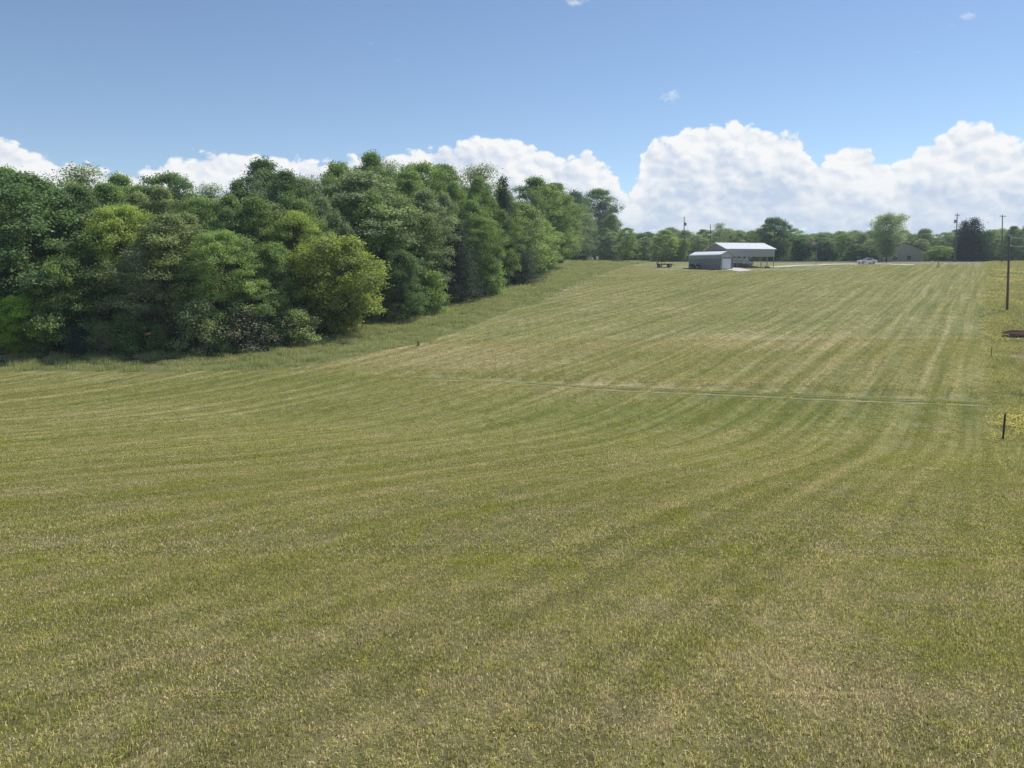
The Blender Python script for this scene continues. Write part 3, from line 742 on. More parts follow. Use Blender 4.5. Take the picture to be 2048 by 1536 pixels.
def make_tree(name, seed, H, Rr, base, shape, lobes, clumps, leaves, sigma=0.42, size=0.26, lobe_r=0.33, mat=m_leaf, bark='bark', spread=1.0, sparse=False, stems=1, upw=0.45):
    """returns (trunk mesh, crown mesh): tapered trunk, limbs out to lobes of the crown, leaf clumps over every lobe"""
    r = np.random.default_rng(seed); rd = random.Random(seed)
    env = ENV[shape]
    mb = MB()
    lean = (rd.uniform(-.04, .04) * H, rd.uniform(-.04, .04) * H)
    tr0 = 0.013 * H + 0.05
    th = H * (0.9 if shape in ('cone', 'column') else 0.72)
    def trunk_pt(z): f = z / H; return Vector((lean[0] * f + 0.012 * H * math.sin(f * 7 + seed), lean[1] * f + 0.012 * H * math.cos(f * 6 + seed * 2), z))
    for s_ in range(stems):
        offx, offy = (rd.uniform(-.5, .5), rd.uniform(-.5, .5)) if stems > 1 else (0, 0)
        zz = [-.4, 0, .4] + [th * k / 6 for k in range(1, 7)]
        mb.tube([trunk_pt(z) + Vector((offx, offy, 0)) * (1 + (3.0 * Rr / 4 * z / H if stems > 1 else 0)) for z in zz], [tr0 * (1.5 if z <= 0 else 1.15 if z < .5 else max(.18, 1 - z / th * .82)) / (1 if stems == 1 else 1.6) for z in zz], 7)
    # lobe centres spread over the crown's height
    Cs, Os, Ts = [], [], []
    ga = 2.399
    ph0 = rd.uniform(0, 6)
    for k in range(lobes):
        tt = (k + rd.uniform(.15, .85)) / lobes
        rad = float(env(np.array(tt))) * Rr * rd.uniform(0.62, 1.12)
        lr = Rr * lobe_r * rd.uniform(0.75, 1.25) * (0.55 + 0.45 * float(env(np.array(tt))))
        an = ph0 + k * ga + rd.uniform(-.5, .5)
        rc = max(0.0, rad - lr * 0.9)
        zc = base + (H - base) * tt
        zc = min(zc, H - lr * 0.75)
        ax = trunk_pt(min(zc, th))
        c0 = Vector((ax.x + math.cos(an) * rc * spread, ax.y + math.sin(an) * rc * spread, zc))
        # limb
        zs = max(0.12 * H, min(th * .97, zc - rc * rd.uniform(.45, .9) - 0.06 * H)); zs = max(zs, base * 0.6)
        p0 = trunk_pt(zs); mid = p0.lerp(c0, .55) + Vector((0, 0, -0.06 * (c0 - p0).length))
        lr0 = tr0 * 0.42 * (1 - zs / H * .6)
        mb.tube([p0, mid, c0], [lr0, lr0 * .6, lr0 * .28], 5, caps=False)
        # clumps on this lobe
        d = unit(r.normal(0, 1, (clumps, 3))); d[:, 2] = np.abs(d[:, 2]) * 0.5 + d[:, 2] * 0.5 if not sparse else d[:, 2]
        d = unit(d)
        rr_ = lr * r.uniform(0.45, 1.05, (clumps, 1)) ** 0.7
        C = np.array(c0)[None, :] + d * rr_ * np.array([1.1, 1.1, 0.82])
        C[:, 2] = np.maximum(C[:, 2], base * .8 + 0.15)
        Cs.append(C); Os.append(d); Ts.append(np.full(clumps, rd.uniform(.32, .68)) + r.normal(0, .09, clumps))
        for q in range(min(clumps, 5 if not sparse else 9)):
            e = Vector(C[q]); mb.tube([c0.lerp(p0, .12), c0.lerp(e, .6) + Vector((0, 0, .05)), e], [lr0 * .3, lr0 * .2, lr0 * .08], 3, caps=False)
    V, F, T = leaves_from(r, np.concatenate(Cs), np.concatenate(Os), leaves, sigma, size, 0.7, np.concatenate(Ts), upw)
    cm = np_mesh(name + '_crown', V, F); put_attr(cm, 'tint', T); cm.materials.append(mat)
    tm = bpy.data.meshes.new(name + '_trunk'); tm.from_pydata(mb.v, [], mb.f); tm.update(); tm.materials.append(M[bark])
    tm.polygons.foreach_set('use_smooth', [True] * len(tm.polygons))
    return dict(trunk=tm, crown=cm, H=H, W=2 * Rr)

def make_cedar(name, seed, H, Rr, base=0.3, tiers=26, lean_top=1.0):
    """conical juniper: whorls of short upswept boughs clothed in needle sprays"""
    r = np.random.default_rng(seed); rd = random.Random(seed); mb = MB()
    zz = [-.4, 0] + [H * k / 7 for k in range(1, 8)]
    mb.tube([(0.02 * H * math.sin(z), 0, z) for z in zz], [0.02 * H * max(.06, 1 - z / H) + .01 for z in zz], 6)
    Cs, Os = [], []
    for k in range(tiers):
        f = k / (tiers - 1); z = base + (H - base) * f
        rad = Rr * (1 - f) ** 0.75 * rd.uniform(.75, 1.15) + 0.12
        nb = max(3, int(7 * (1 - f) + 3))
        for j in range(nb):
            an = j * 6.283 / nb + k * 1.3 + rd.uniform(-.3, .3); L = rad * rd.uniform(.7, 1.1)
            d = np.array([math.cos(an), math.sin(an), 0.35])
            p0 = np.array([0, 0, z])
            mb.tube([p0, p0 + d * L * .8], [0.02, 0.006], 3, caps=False)
            for q in (0.45, 0.7, 0.95):
                Cs.append(p0 + d * L * q); Os.append(unit(d))
    Cs, Os = np.array(Cs), np.array(Os)
    V, F, T = leaves_from(r, Cs, Os, 34, 0.22 * Rr / 1.8 + .07, 0.20, 1.0, r.uniform(.3, .7, len(Cs)), 0.5)
    cm = np_mesh(name + '_crown', V, F); put_attr(cm, 'tint', T); cm.materials.append(m_needle)
    tm = bpy.data.meshes.new(name + '_trunk'); tm.from_pydata(mb.v, [], mb.f); tm.update(); tm.materials.append(M['bark'])
    return dict(trunk=tm, crown=cm, H=H, W=2 * Rr)

PT = {
    'oak': make_tree('oak', 1, 14, 5.0, 1.0, 'oval', 48, 15, 48, 0.32, 0.20, 0.245),
    'oak2': make_tree('oak2', 2, 15, 5.0, 1.4, 'round', 48, 15, 48, 0.32, 0.20, 0.24),
    'tall': make_tree('tall', 3, 17, 4.4, 1.6, 'oval', 50, 15, 46, 0.32, 0.20, 0.26),
    'tall2': make_tree('tall2', 4, 17, 4.2, 2.2, 'column', 50, 15, 46, 0.32, 0.20, 0.27),
    'sparse': make_tree('sparse', 5, 16, 4.6, 3.5, 'oval', 24, 16, 30, 0.40, 0.18, 0.36, bark='bark_grey', sparse=True),
    'layer': make_tree('layer', 6, 10, 5.0, 0.9, 'bush', 26, 16, 52, 0.40, 0.20, 0.26, upw=0.9),
    'bushy': make_tree('bushy', 7, 9, 4.6, 0.35, 'bush', 36, 17, 56, 0.29, 0.19, 0.28),
    'bushy2': make_tree('bushy2', 8, 9, 4.2, 0.3, 'round', 36, 17, 56, 0.29, 0.19, 0.28),
    'shrub': make_tree('shrub', 9, 4.2, 2.4, 0.15, 'bush', 16, 10, 52, 0.30, 0.19, 0.36, stems=3),
    'shrub_grey': make_tree('shrub_grey', 10, 5.0, 2.4, 0.2, 'bush', 16, 12, 20, 0.32, 0.16, 0.36, bark='bark_grey', sparse=True, stems=4),
    'fan': make_tree('fan', 12, 11, 5.2, 1.6, 'vase', 40, 14, 48, 0.42, 0.22, 0.30, bark='bark', sparse=True),
    'topiary': make_tree('topiary', 13, 6, 3.3, 0.6, 'round', 30, 14, 46, 0.34, 0.22, 0.26),
    'cedar': make_cedar('cedar', 14, 12, 2.4),
    'cedar2': make_cedar('cedar2', 15, 10, 2.9, 0.2, 22),
}

def plant_tree(name, loc, H, W, proto, color, rz, label, group=None, cat='tree'):
    p = PT[proto]
    e = empty(name, loc, rz, (W / p['W'], W / p['W'], H / p['H']))
    tk = mesh_obj('trunk', p['trunk'], parent=e); cr = mesh_obj('crown', p['crown'], parent=e)
    cr.color = (*[a_ * b_ for a_, b_ in zip(color, LEAF)], 1.0)
    tag(e, label, cat, group)
    return e

rt = random.Random(77)
def tree_px(px, ytop, d, wpx, proto, color, label, group=None, name='deciduous_tree', cat='tree'):
    """a tree standing d metres out, its top and width read from the photograph"""
    tp_ = at(px, ytop, d)
    z = gz(tp_.x, d)
    dist = d
    Wm = wpx / FPX * dist
    jit = rt.uniform(0.9, 1.1)
    return plant_tree(name, (tp_.x, d, z - 0.05), max(1.0, tp_.z - z), Wm, proto, tuple(c * jit for c in color), rt.uniform(0, 6.28), label, group, cat)

LEAF = (1.36, 1.46, 1.64)
DK, MD, LT, YL, GR, OL, CE, BR = (0.068, 0.100, 0.042), (0.096, 0.132, 0.046), (0.118, 0.158, 0.056), (0.148, 0.180, 0.052), (0.112, 0.138, 0.074), (0.116, 0.138, 0.060), (0.036, 0.060, 0.042), (0.100, 0.098, 0.068)
edge_px = [0, 430, 590, 740, 850, 1000, 1100, 1200, 1250]
edge_d = [hit(*p).y for p in ((0, 722), (430, 722), (590, 697), (740, 662), (850, 637), (1000, 590), (1100, 546), (1200, 522))] + [196.0]
def ed(px): return float(np.interp(px, edge_px, edge_d))
WOODS = [  # px, ytop, metres behind the edge, width px, kind, colour, label
    (60, 352, 5, 300, 'oak', DK, 'broad dark green tree at the thick left end of the wood'),
    (-120, 330, 4, 280, 'oak2', MD, 'leafy tree beyond the dark green tree at the wood\'s left end'),
    (150, 372, 9, 170, 'tall', DK, 'tall dark green tree behind the small lime green tree'),
    (32, 592, 0.6, 130, 'bushy2', (0.150, 0.215, 0.036), 'small bright lime green tree low at the wood\'s edge'),
    (120, 512, 1.5, 190, 'bushy', MD, 'mid green bushy tree beside the small lime green tree'),
    (230, 412, 7, 190, 'oak2', YL, 'yellow green rounded tree top amid darker trees'),
    (335, 432, 5, 250, 'oak', OL, 'wide olive green tree with its crown reaching low'),
    (262, 500, 1.8, 150, 'sparse', GR, 'grey branched thin leaved tree at the wood\'s edge'),
    (430, 462, 4, 170, 'oak2', LT, 'fresh green tree tapering towards the rounded olive bush'),
    (395, 600, 0.5, 110, 'shrub', (0.125, 0.150, 0.070), 'pale leaved shrub drooping over the verge grass'),
    (500, 560, 2.5, 140, 'bushy2', MD, 'mid green small tree above the brownish shrub'),
    (485, 612, 0.7, 150, 'shrub_grey', BR, 'brownish twiggy shrub at the foot of the wood'),
    (545, 410, 13, 190, 'oak', OL, 'olive green tree behind the yellow topped tree'),
    (600, 424, 9, 130, 'oak2', YL, 'bright yellow green crown above the rounded olive bush tree'),
    (545, 486, 4, 150, 'bushy', MD, 'mid green tree behind the brownish twiggy shrub'),
    (662, 474, 1.8, 215, 'bushy2', (0.128, 0.150, 0.044), 'large rounded olive green bush tree standing out from the wood'),
    (590, 620, 0.8, 110, 'shrub', OL, 'olive shrub at the foot of the large rounded bush tree'),
    (725, 345, 14, 250, 'tall', GR, 'big grey green tree rising above the rounded bush tree'),
    (800, 392, 9, 210, 'oak2', (0.092, 0.120, 0.055), 'tall grey green tree leaning out over the verge'),
    (800, 500, 2, 130, 'bushy', DK, 'dark tree with deep shade beside the rounded bush tree'),
    (862, 545, 1.2, 85, 'shrub', (0.120, 0.160, 0.050), 'light leaved young tree catching the sun at the verge'),
    (915, 452, 4, 105, 'cedar2', (0.050, 0.068, 0.044), 'dull dark juniper column at the wood\'s edge'),
    (962, 436, 3, 110, 'oak2', MD, 'green pointed tree between the two junipers'),
    (985, 520, 0.6, 70, 'shrub', LT, 'light green low bush spilling out below the green pointed tree'),
    (1006, 362, 14, 62, 'cedar', CE, 'dark pointed cedar standing up through the tree tops'),
    (1046, 408, 6, 150, 'layer', (0.115, 0.145, 0.058), 'spreading tree with level layers of pale green leaves'),
    (1028, 478, 2, 110, 'cedar2', (0.045, 0.060, 0.045), 'bluish dark juniper under the layered pale green tree'),
    (1100, 368, 12, 140, 'tall2', MD, 'bright green tall tree behind the layered tree'),
    (1130, 430, 4, 90, 'oak2', MD, 'mid green tree with bare stems below, near the wood\'s end'),
    (1190, 378, 3, 104, 'oak2', (0.058, 0.088, 0.038), 'dense upright tree that ends the tall wood'),
    (1226, 430, 2, 66, 'oak', MD, 'light green smaller tree beyond the dense upright one'),
    (1156, 388, 8, 100, 'oak', DK, 'full green tree just left of the dense upright tree'),
    (1207, 405, 6, 76, 'oak', DK, 'dark tree filling in behind the dense upright tree'),
    (1075, 440, 3, 100, 'oak2', MD, 'green tree with dark foot beside the layered pale tree'),
    (1168, 470, 1, 60, 'sparse', MD, 'slim thin crowned tree in front of the dense upright tree'),
]
for i, (px, yt, back, wp, kind, colr, lab) in enumerate(WOODS):
    nm = 'cedar_tree' if kind.startswith('cedar') else 'shrub' if kind.startswith('shrub') else 'deciduous_tree'
    tree_px(px, yt, ed(px) + back + (2.2 if px < 560 else 0.8), wp, kind, colr, lab, 'trees along the edge of the wood', nm, 'shrub' if nm == 'shrub' else 'tree')
SKYLINE = [
    (15, 338, 22, 110, 'oak', LT, 'light topped tree at the far left of the skyline'),
    (160, 330, 26, 140, 'sparse', MD, 'airy large leaved tree with sky showing through its top'),
    (250, 350, 28, 100, 'tall2', MD, 'rounded green crown just right of the airy large leaved tree'),
    (335, 349, 30, 120, 'oak2', DK, 'dark rounded crown on the wood\'s skyline'),
    (418, 368, 34, 100, 'sparse', GR, 'thin grey crown in the dip of the skyline'),
    (478, 362, 30, 70, 'tall2', DK, 'narrow dark crown beside the tall domed tree'),
    (538, 322, 32, 120, 'tall2', (0.060, 0.094, 0.040), 'tall domed tree standing above its neighbours on the skyline'),
    (612, 352, 30, 110, 'sparse', GR, 'grey green open crown beside the tall domed tree'),
    (680, 345, 30, 100, 'tall', GR, 'grey green crown left of the tallest tree'),
    (732, 306, 32, 90, 'tall2', MD, 'tallest tree of the wood with a dense rounded top'),
    (778, 322, 30, 90, 'sparse', GR, 'bare twigged tree right of the tallest tree'),
    (835, 328, 32, 110, 'oak2', LT, 'light green crown on the middle skyline'),
    (888, 330, 30, 90, 'tall', MD, 'green crown against white cloud on the middle skyline'),
    (955, 330, 28, 130, 'sparse', OL, 'thin olive crown beside the dark pointed cedar'),
    (1062, 355, 26, 90, 'tall2', MD, 'green crown just right of the dark pointed cedar'),
    (1112, 366, 22, 70, 'tall', MD, 'green crown sloping down to the wood\'s end'),
    (1148, 388, 12, 60, 'cedar', DK, 'small pointed dark crown near the wood\'s end'),
]
for (px, yt, back, wp, kind, colr, lab) in SKYLINE:
    tree_px(px, yt, ed(px) + back, wp * 1.45, kind, colr, lab, 'trees on the skyline of the wood', 'cedar_tree' if kind == 'cedar' else 'deciduous_tree')
# filling rows inside the wood
for px in range(-160, 1160, 62):
    for back, yo in ((12, 62), (21, 26), (30, 16)):
        p_ = px + rt.uniform(-22, 22)
        ysk = float(np.interp(p_, [-200, 0, 160, 420, 540, 735, 960, 1115, 1190], [345, 345, 340, 375, 335, 315, 340, 372, 400]))
        kind = rt.choice(['oak', 'oak2', 'tall', 'tall2', 'oak', 'sparse']); cc_ = rt.choice([(DK, 'dark green'), (MD, 'mid green'), (MD, 'mid green'), (GR, 'grey green'), (OL, 'olive green')])
        tree_px(p_, ysk + yo + rt.uniform(-14, 20), ed(p_) + back * (1.0 if p_ < 900 else 0.8), rt.uniform(120, 170) * (1.0 if p_ < 850 else 0.68), kind, cc_[0],
                '%s %s tree packed into the heart of the wood' % (cc_[1], {'oak': 'oval crowned', 'oak2': 'round crowned', 'tall': 'tall tapering', 'tall2': 'tall column shaped', 'sparse': 'thin crowned'}[kind]), 'trees inside the wood')
# undergrowth along the edge
for px in list(range(-140, 880, 58)) + list(range(890, 1230, 34)):
    p_ = px + rt.uniform(-16, 16); d = ed(p_) + rt.uniform(1.6, 3.8)
    if 600 < p_ < 745: d += 2.5
    uk_ = rt.choice([('shrub', 'leafy'), ('shrub', 'leafy'), ('shrub_grey', 'twiggy')]); uc_ = rt.choice([(DK, 'dark green'), (MD, 'mid green'), (MD, 'mid green'), (CE, 'blackish green'), (OL, 'olive green')])
    H = rt.uniform(1.8, 3.6) * (0.8 if p_ > 1000 else 1.0)
    g_ = at(p_, 700, d)
    plant_tree('shrub', (g_.x, d, gz(g_.x, d) - .05), H, H * rt.uniform(1.0, 1.4), uk_[0], uc_[0], rt.uniform(0, 6), 'low %s %s undergrowth bush at the foot of the wood' % (uc_[1], uk_[1]), 'undergrowth along the wood', 'shrub')

# ------------------------------------------------------------------ sheets laid on the ground: drive, pad, road
def ribbon(name, pts, width, mat, off, label):
    P = [Vector((p[0], p[1], 0)) for p in pts]
    dense = []
    for a_, b_ in zip(P[:-1], P[1:]):
        k = max(1, int((b_ - a_).length / 1.2))
        dense += [a_.lerp(b_, i / k) for i in range(k)]
    dense.append(P[-1]); vs, fs = [], []; nc = max(2, int(width / 0.8)) + 1
    for i, p in enumerate(dense):
        d = (dense[min(i + 1, len(dense) - 1)] - dense[max(i - 1, 0)]).normalized(); nrm = Vector((-d.y, d.x, 0))
        wv = width * (1 + 0.10 * math.sin(i * 0.9) + 0.06 * math.sin(i * 2.3))
        for j in range(nc):
            q = p + nrm * wv * (j / (nc - 1) - .5); vs.append((q.x, q.y, gz(q.x, q.y) + off))
    for i in range(len(dense) - 1):
        for j in range(nc - 1):
            fs.append((i * nc + j, i * nc + j + 1, (i + 1) * nc + j + 1, (i + 1) * nc + j))
    me = bpy.data.meshes.new(name); me.from_pydata(vs, [], fs); me.update()
    if me.polygons[0].normal.z < 0: me.flip_normals()
    o = mesh_obj(name, me, mat); tag(o, label, kind='structure'); return o

def patch(name, corners, mat, off, label, n=10):
    c = [Vector((p.x, p.y, 0)) for p in corners]; vs, fs = [], []
    for i in range(n + 1):
        for j in range(n + 1):
            q = c[0].lerp(c[1], i / n).lerp(c[3].lerp(c[2], i / n), j / n); vs.append((q.x, q.y, gz(q.x, q.y) + off))
    for i in range(n):
        for j in range(n): fs.append((i * (n + 1) + j, i * (n + 1) + j + 1, (i + 1) * (n + 1) + j + 1, (i + 1) * (n + 1) + j))
    me = bpy.data.meshes.new(name); me.from_pydata(vs, [], fs); me.update()
    if me.polygons[0].normal.z < 0: me.flip_normals()
    o = mesh_obj(name, me, mat); tag(o, label, kind='structure'); return o

xy = lambda px, py: tuple(hit(px, py))[:2]
ribbon('driveway', [xy(1542, 534), xy(1580, 532.5), xy(1620, 530.5), xy(1660, 529), xy(1700, 528.3), xy(1740, 528), xy(1790, 529.2), xy(1828, 530)], 3.2, M['gravel'], 0.05, 'pale gravel drive curving up to the parked car')
ribbon('driveway_spur', [xy(1306, 534.5), xy(1340, 534.3), xy(1384, 534.6)], 1.5, M['gravel'], 0.045, 'pale gravel strip running from the hay wagon to the garage')
ribbon('road', [(60, 209), (110, 207), (160, 205), (230, 203)], 5.6, M['asphalt'], 0.05, 'grey country road along the crest')
ribbon('road_shoulder', [(88, 203.2), (112, 202.9), (160, 201.2)], 0.9, M['gravel'], 0.045, 'pale gravel road shoulder')

for off_, wd_, mt_, nm_ in ((-.85, .34, 'rut_straw', 'pale outer wheel rut across the foot of the slope'), (.75, .30, 'rut_straw', 'pale inner wheel rut across the foot of the slope'), (0.0, .45, 'rut_green', 'dark grassy crown between the two pale wheel ruts')):
    ribbon('wheel_rut', [(x_, y_ + off_) for x_, y_ in TRACK[1:]], wd_ * .7, M[mt_], 0.018, nm_)

# ------------------------------------------------------------------ garage
PHI = R(55); C0 = at(1440, 536.5, 170.0); gw, gl = 4.1, 9.05
fdir = Vector((math.sin(PHI), math.cos(PHI), 0)); ldir = Vector((-math.cos(PHI), math.sin(PHI), 0))
gc = Vector((C0.x, C0.y, 0)) + ldir * gl / 2 + fdir * gw / 2
gzz = min(gz(C0.x, C0.y), gz(gc.x, gc.y)) - 0.05
def terr_level(cx_, cy_, pts): return [gz(cx_ + p[0], cy_ + p[1]) for p in pts]
G = empty('garage', (gc.x, gc.y, gzz), -PHI)
tag(G, 'small grey metal garage with curved eaves and white roller door', 'garage')
eh, rh = 3.3, 4.12
hw, hl = gw / 2, gl / 2
for s_ in (-1, 1):
    MB().box((0, s_ * (hw - .04), 1.0), (gl, 0.08, 2.7)).build('wall', M['wall_grey_dark'], G)
    MB().box((0, s_ * (hw - .035), 2.78), (gl, 0.11, 0.86)).build('upper_wall_panel', M['wall_grey'], G)
    MB().box((0, s_ * (hw + .01), 2.345), (gl + .02, 0.05, 0.06)).build('rail', M['trim_dark'], G)
prof = [(-hw, -.35), (-hw, eh - .1), (-hw + .12, eh + .02), (0, rh - .06), (hw - .12, eh + .02), (hw, eh - .1), (hw, -.35)]
gb = MB(); gb.prism(prof, -hl + .02, -hl + .1, 'x'); gb.build('end_wall', M['wall_grey_dark'], G)
dw, dh = 3.1, 2.5
fw = MB()
fw.prism([(-hw, -.35), (-hw, eh - .1), (-hw + .12, eh + .02), (0, rh - .06), (0, dh + .02), (-dw / 2, dh + .02), (-dw / 2, -.35)], hl - .1, hl - .02, 'x')
fw.prism([(hw, -.35), (hw, eh - .1), (hw - .12, eh + .02), (0, rh - .06), (0, dh + .02), (dw / 2, dh + .02), (dw / 2, -.35)][::-1], hl - .1, hl - .02, 'x')
fw.build('front_wall', M['wall_grey'], G)
rd_ = MB()
for k in range(10):
    rd_.box((hl - .07 + (0.012 if k % 2 else 0), 0, dh * (k + .5) / 10), (0.05, dw, dh / 10 - .012))
dr = rd_.build('roller_door', M['door_white'], G)
MB().box((hl - .03, 0.0, 0.35), (0.04, .22, .05)).build('handle', M['trim_dark'], dr)
for s_ in (-1, 1):
    MB().box((hl + .005, s_ * (dw / 2 + .06), dh / 2 - .1), (.06, .12, dh + .3)).build('door_frame', M['trim_dark'], G)
    MB().box((hl + .01, s_ * (hw - .04), eh / 2 - .15), (.07, .09, eh + .2)).build('corner_trim', M['trim_dark'], G)
MB().box((hl + .008, 0, dh + .09), (.06, dw + .24, .14)).build('door_frame', M['trim_dark'], G)
# roof: two pitches running into curved eaves
def roof_curve(s_):
    o_ = [(0, rh), (s_ * (hw - .42), rh - (hw - .42) * .37)]
    for k in range(1, 6):
        an = k / 5 * R(66); o_.append((s_ * (hw - .42 + .46 * math.sin(an) * 1.02), rh - (hw - .42) * .37 - .15 * math.sin(an) * .6 - .46 * (1 - math.cos(an))))
    return o_
for s_ in (-1, 1):
    c_ = roof_curve(s_); inner = [(x_ * .985, z_ - .05) for x_, z_ in c_]
    MB().prism(c_ + inner[::-1], -hl - .12, hl + .12, 'x').build('roof', M['roof_white'], G)
for s_ in (-1, 1):
    c_ = roof_curve(s_)
    MB().tube([(hl + .14, x_, z_ - .04) for x_, z_ in c_], .045, 6).build('rake_trim', M['trim_dark'], G)
pad0 = [hit(1441, 537.5), hit(1466, 534.0), hit(1506, 541.0), hit(1480, 543.5)]
patch('concrete_pad', pad0, M['concrete'], 0.06, 'pale concrete apron in front of the garage door')

# ------------------------------------------------------------------ pole barn
TH = R(12); A0 = at(1452, 534, 178.0); bl, bw = 12.1, 11.0
ux = Vector((math.cos(TH), math.sin(TH), 0)); uy = Vector((-math.sin(TH), math.cos(TH), 0))
bc = Vector((A0.x, A0.y, 0)) + ux * bl / 2 + uy * bw / 2
bz = gz(A0.x, A0.y)
B = empty('pole_barn', (bc.x, bc.y, bz), TH)
tag(B, 'large open pole barn with bright white metal roof and grey upper walls', 'barn')
beh = at(1452, 497, 178.0).z - bz; brh = beh + 1.5
skb = at(1452, 513, 178.0).z - bz
hb, hd = bl / 2, bw / 2
MB().box((0, -hd + .05, (beh + skb) / 2), (bl, .08, beh - skb)).build('skirt_wall', M['wall_grey'], B)
MB().box((0, hd - .05, (beh + skb) / 2), (bl, .08, beh - skb)).build('skirt_wall', M['wall_grey'], B)
for s_ in (-1, 1):
    q = MB(); q.prism([(-hd + .1, beh - .25), (hd - .1, beh - .25), (hd - .1, beh), (0, brh - .1), (-hd + .1, beh)], s_ * (hb - .1), s_ * (hb - .02), 'x')
    q.build('gable_panel', M['wall_grey_dark'], B)
ov = .3; sl_ = 1.5 / hd
for s_ in (-1, 1):
    q = MB(); y1 = s_ * (hd + ov)
    q.prism([(0, brh + .04), (y1, brh + .04 - sl_ * (hd + ov)), (y1, brh - .06 - sl_ * (hd + ov)), (0, brh - .06)], -hb - .3, hb + .3, 'x')
    rf = q.build('roof', M['roof_white'], B)
    rb_ = MB()
    for k in range(0, 29):
        xk = -hb - .2 + k * (bl + .4) / 28
        rb_.prism([(0.02 * s_, brh + .036), (y1, brh + .036 - sl_ * (hd + ov)), (y1, brh + .075 - sl_ * (hd + ov)), (0.02 * s_, brh + .075)], xk - .03, xk + .03, 'x')
    rb_.build('ribs', M['roof_white'], rf)
for fr in (0.01, .15, .235, .47, .73, .855, .99):
    for y_ in (-hd + .13, hd - .13):
        x_ = -hb + fr * bl
        wx = bc + ux * x_ + uy * y_
        g0 = gz(wx.x, wx.y) - bz - .2
        MB().box((x_, y_, (g0 + beh - .1) / 2), (.14, .14, beh - .1 - g0)).build('post', M['wood_post'], B)
for fr in (.01, .25, .5, .75, .99):
    MB().box((-hb + fr * bl, 0, beh - .12), (.06, bw - .3, .22)).build('tie_beam', M['wood_post'], B)

def barn_pt(lx, ly):
    p = bc + ux * lx + uy * ly; return Vector((p.x, p.y, gz(p.x, p.y)))

def wheel(parent, loc, r, wdt, axis='y'):
    """tyre with a rim as its sub-part"""
    n = 16; mb = MB()
    prof_ = [(r * .62, -wdt / 2), (r * .93, -wdt / 2), (r, -wdt * .3), (r, wdt * .3), (r * .93, wdt / 2), (r * .62, wdt / 2)]
    vs, fs = [], []
    for k in range(n):
        an = 2 * math.pi * k / n
        for (rr_, ww_) in prof_:
            vs.append((rr_ * math.cos(an), ww_, rr_ * math.sin(an)) if axis == 'y' else (ww_, rr_ * math.cos(an), rr_ * math.sin(an)))
    m_ = len(prof_)
    for k in range(n):
        for j in range(m_): fs.append((k * m_ + j, k * m_ + (j + 1) % m_, ((k + 1) % n) * m_ + (j + 1) % m_, ((k + 1) % n) * m_ + j))
    mb.add([Vector(v) + Vector(loc) for v in vs], fs)
    tyre = mb.build('wheel', M['rubber'], parent, smooth=True)
    c0 = Vector(loc); dv = Vector((0, wdt * .42, 0)) if axis == 'y' else Vector((wdt * .42, 0, 0))
    MB().tube([c0 - dv, c0 + dv], r * .63, 12).build('rim', M['rim'], tyre)
    return tyre

# ------------------------------------------------------------------ motorhome under the barn
mh = barn_pt(-1.9, -2.6)
H_ = empty('motorhome', tuple(mh), TH); tag(H_, 'white motorhome parked under the pole barn', 'motorhome')
body = [(-3.4, .55), (-3.4, 3.0), (2.5, 3.05), (3.35, 2.75), (3.45, 2.2), (2.35, 1.95), (2.0, .55)]
MB().prism(body, -1.15, 1.15).build('body', M['rv_white'], H_, bevel=.05)
MB().prism([(2.05, .5), (2.05, 1.9), (2.45, 1.88), (2.95, 1.28), (3.7, 1.15), (3.85, .9), (3.85, .5)], -.98, .98).build('cab', M['rv_white'], H_, bevel=.06)
MB().prism([(2.5, 1.35), (2.5, 1.82), (2.95, 1.30), (2.92, 1.28)], -1.0, 1.0).build('cab_window', M['glass_dark'], H_)
MB().box((-.7, -1.16, .72), (5.3, .03, .34)).build('lower_stripe', M['rv_stripe'], H_)  # darker band along the bottom of the side
MB().box((-.7, -1.165, 1.35), (5.3, .025, .10)).build('stripe', M['rv_stripe'], H_)
for (cx_, cz_, wx_, hz_) in ((-2.6, 2.35, .9, .5), (-1.4, 2.35, .7, .5), (-.1, 2.3, .5, .6), (2.6, 2.5, .55, .3)):
    f_ = MB().box((cx_, -1.17, cz_), (wx_, .05, hz_)).build('window', M['glass_dark'], H_)
    MB().box((cx_, -1.155, cz_ - hz_ / 2 - .03), (wx_ + .1, .05, .05)).build('frame', M['steel_grey'], f_)
dd_ = MB().box((1.25, -1.17, 1.55), (.66, .05, 1.9)).build('door', M['rv_white'], H_)
MB().box((1.25, -1.20, 2.1), (.36, .03, .45)).build('pane', M['glass_dark'], dd_)
MB().box((1.5, -1.21, 1.45), (.06, .05, .12)).build('handle', M['black_paint'], dd_)
MB().box((.6, -1.22, 3.0), (3.6, .16, .14)).build('awning_roll', M['steel_grey'], H_)
MB().box((-.5, -.2, 3.12), (.8, .7, .22)).build('roof_unit', M['rv_white'], H_, bevel=.04)
MB().box((0, 0, .5), (6.9, 2.0, .16)).build('chassis', M['black_paint'], H_)
for x_ in (-1.7, 3.0):
    for y_ in (-.95, .95): wheel(H_, (x_, y_, .37), .37, .24)
MB().box((3.86, 0, .72), (.06, 1.6, .2)).build('grille', M['black_paint'], H_)

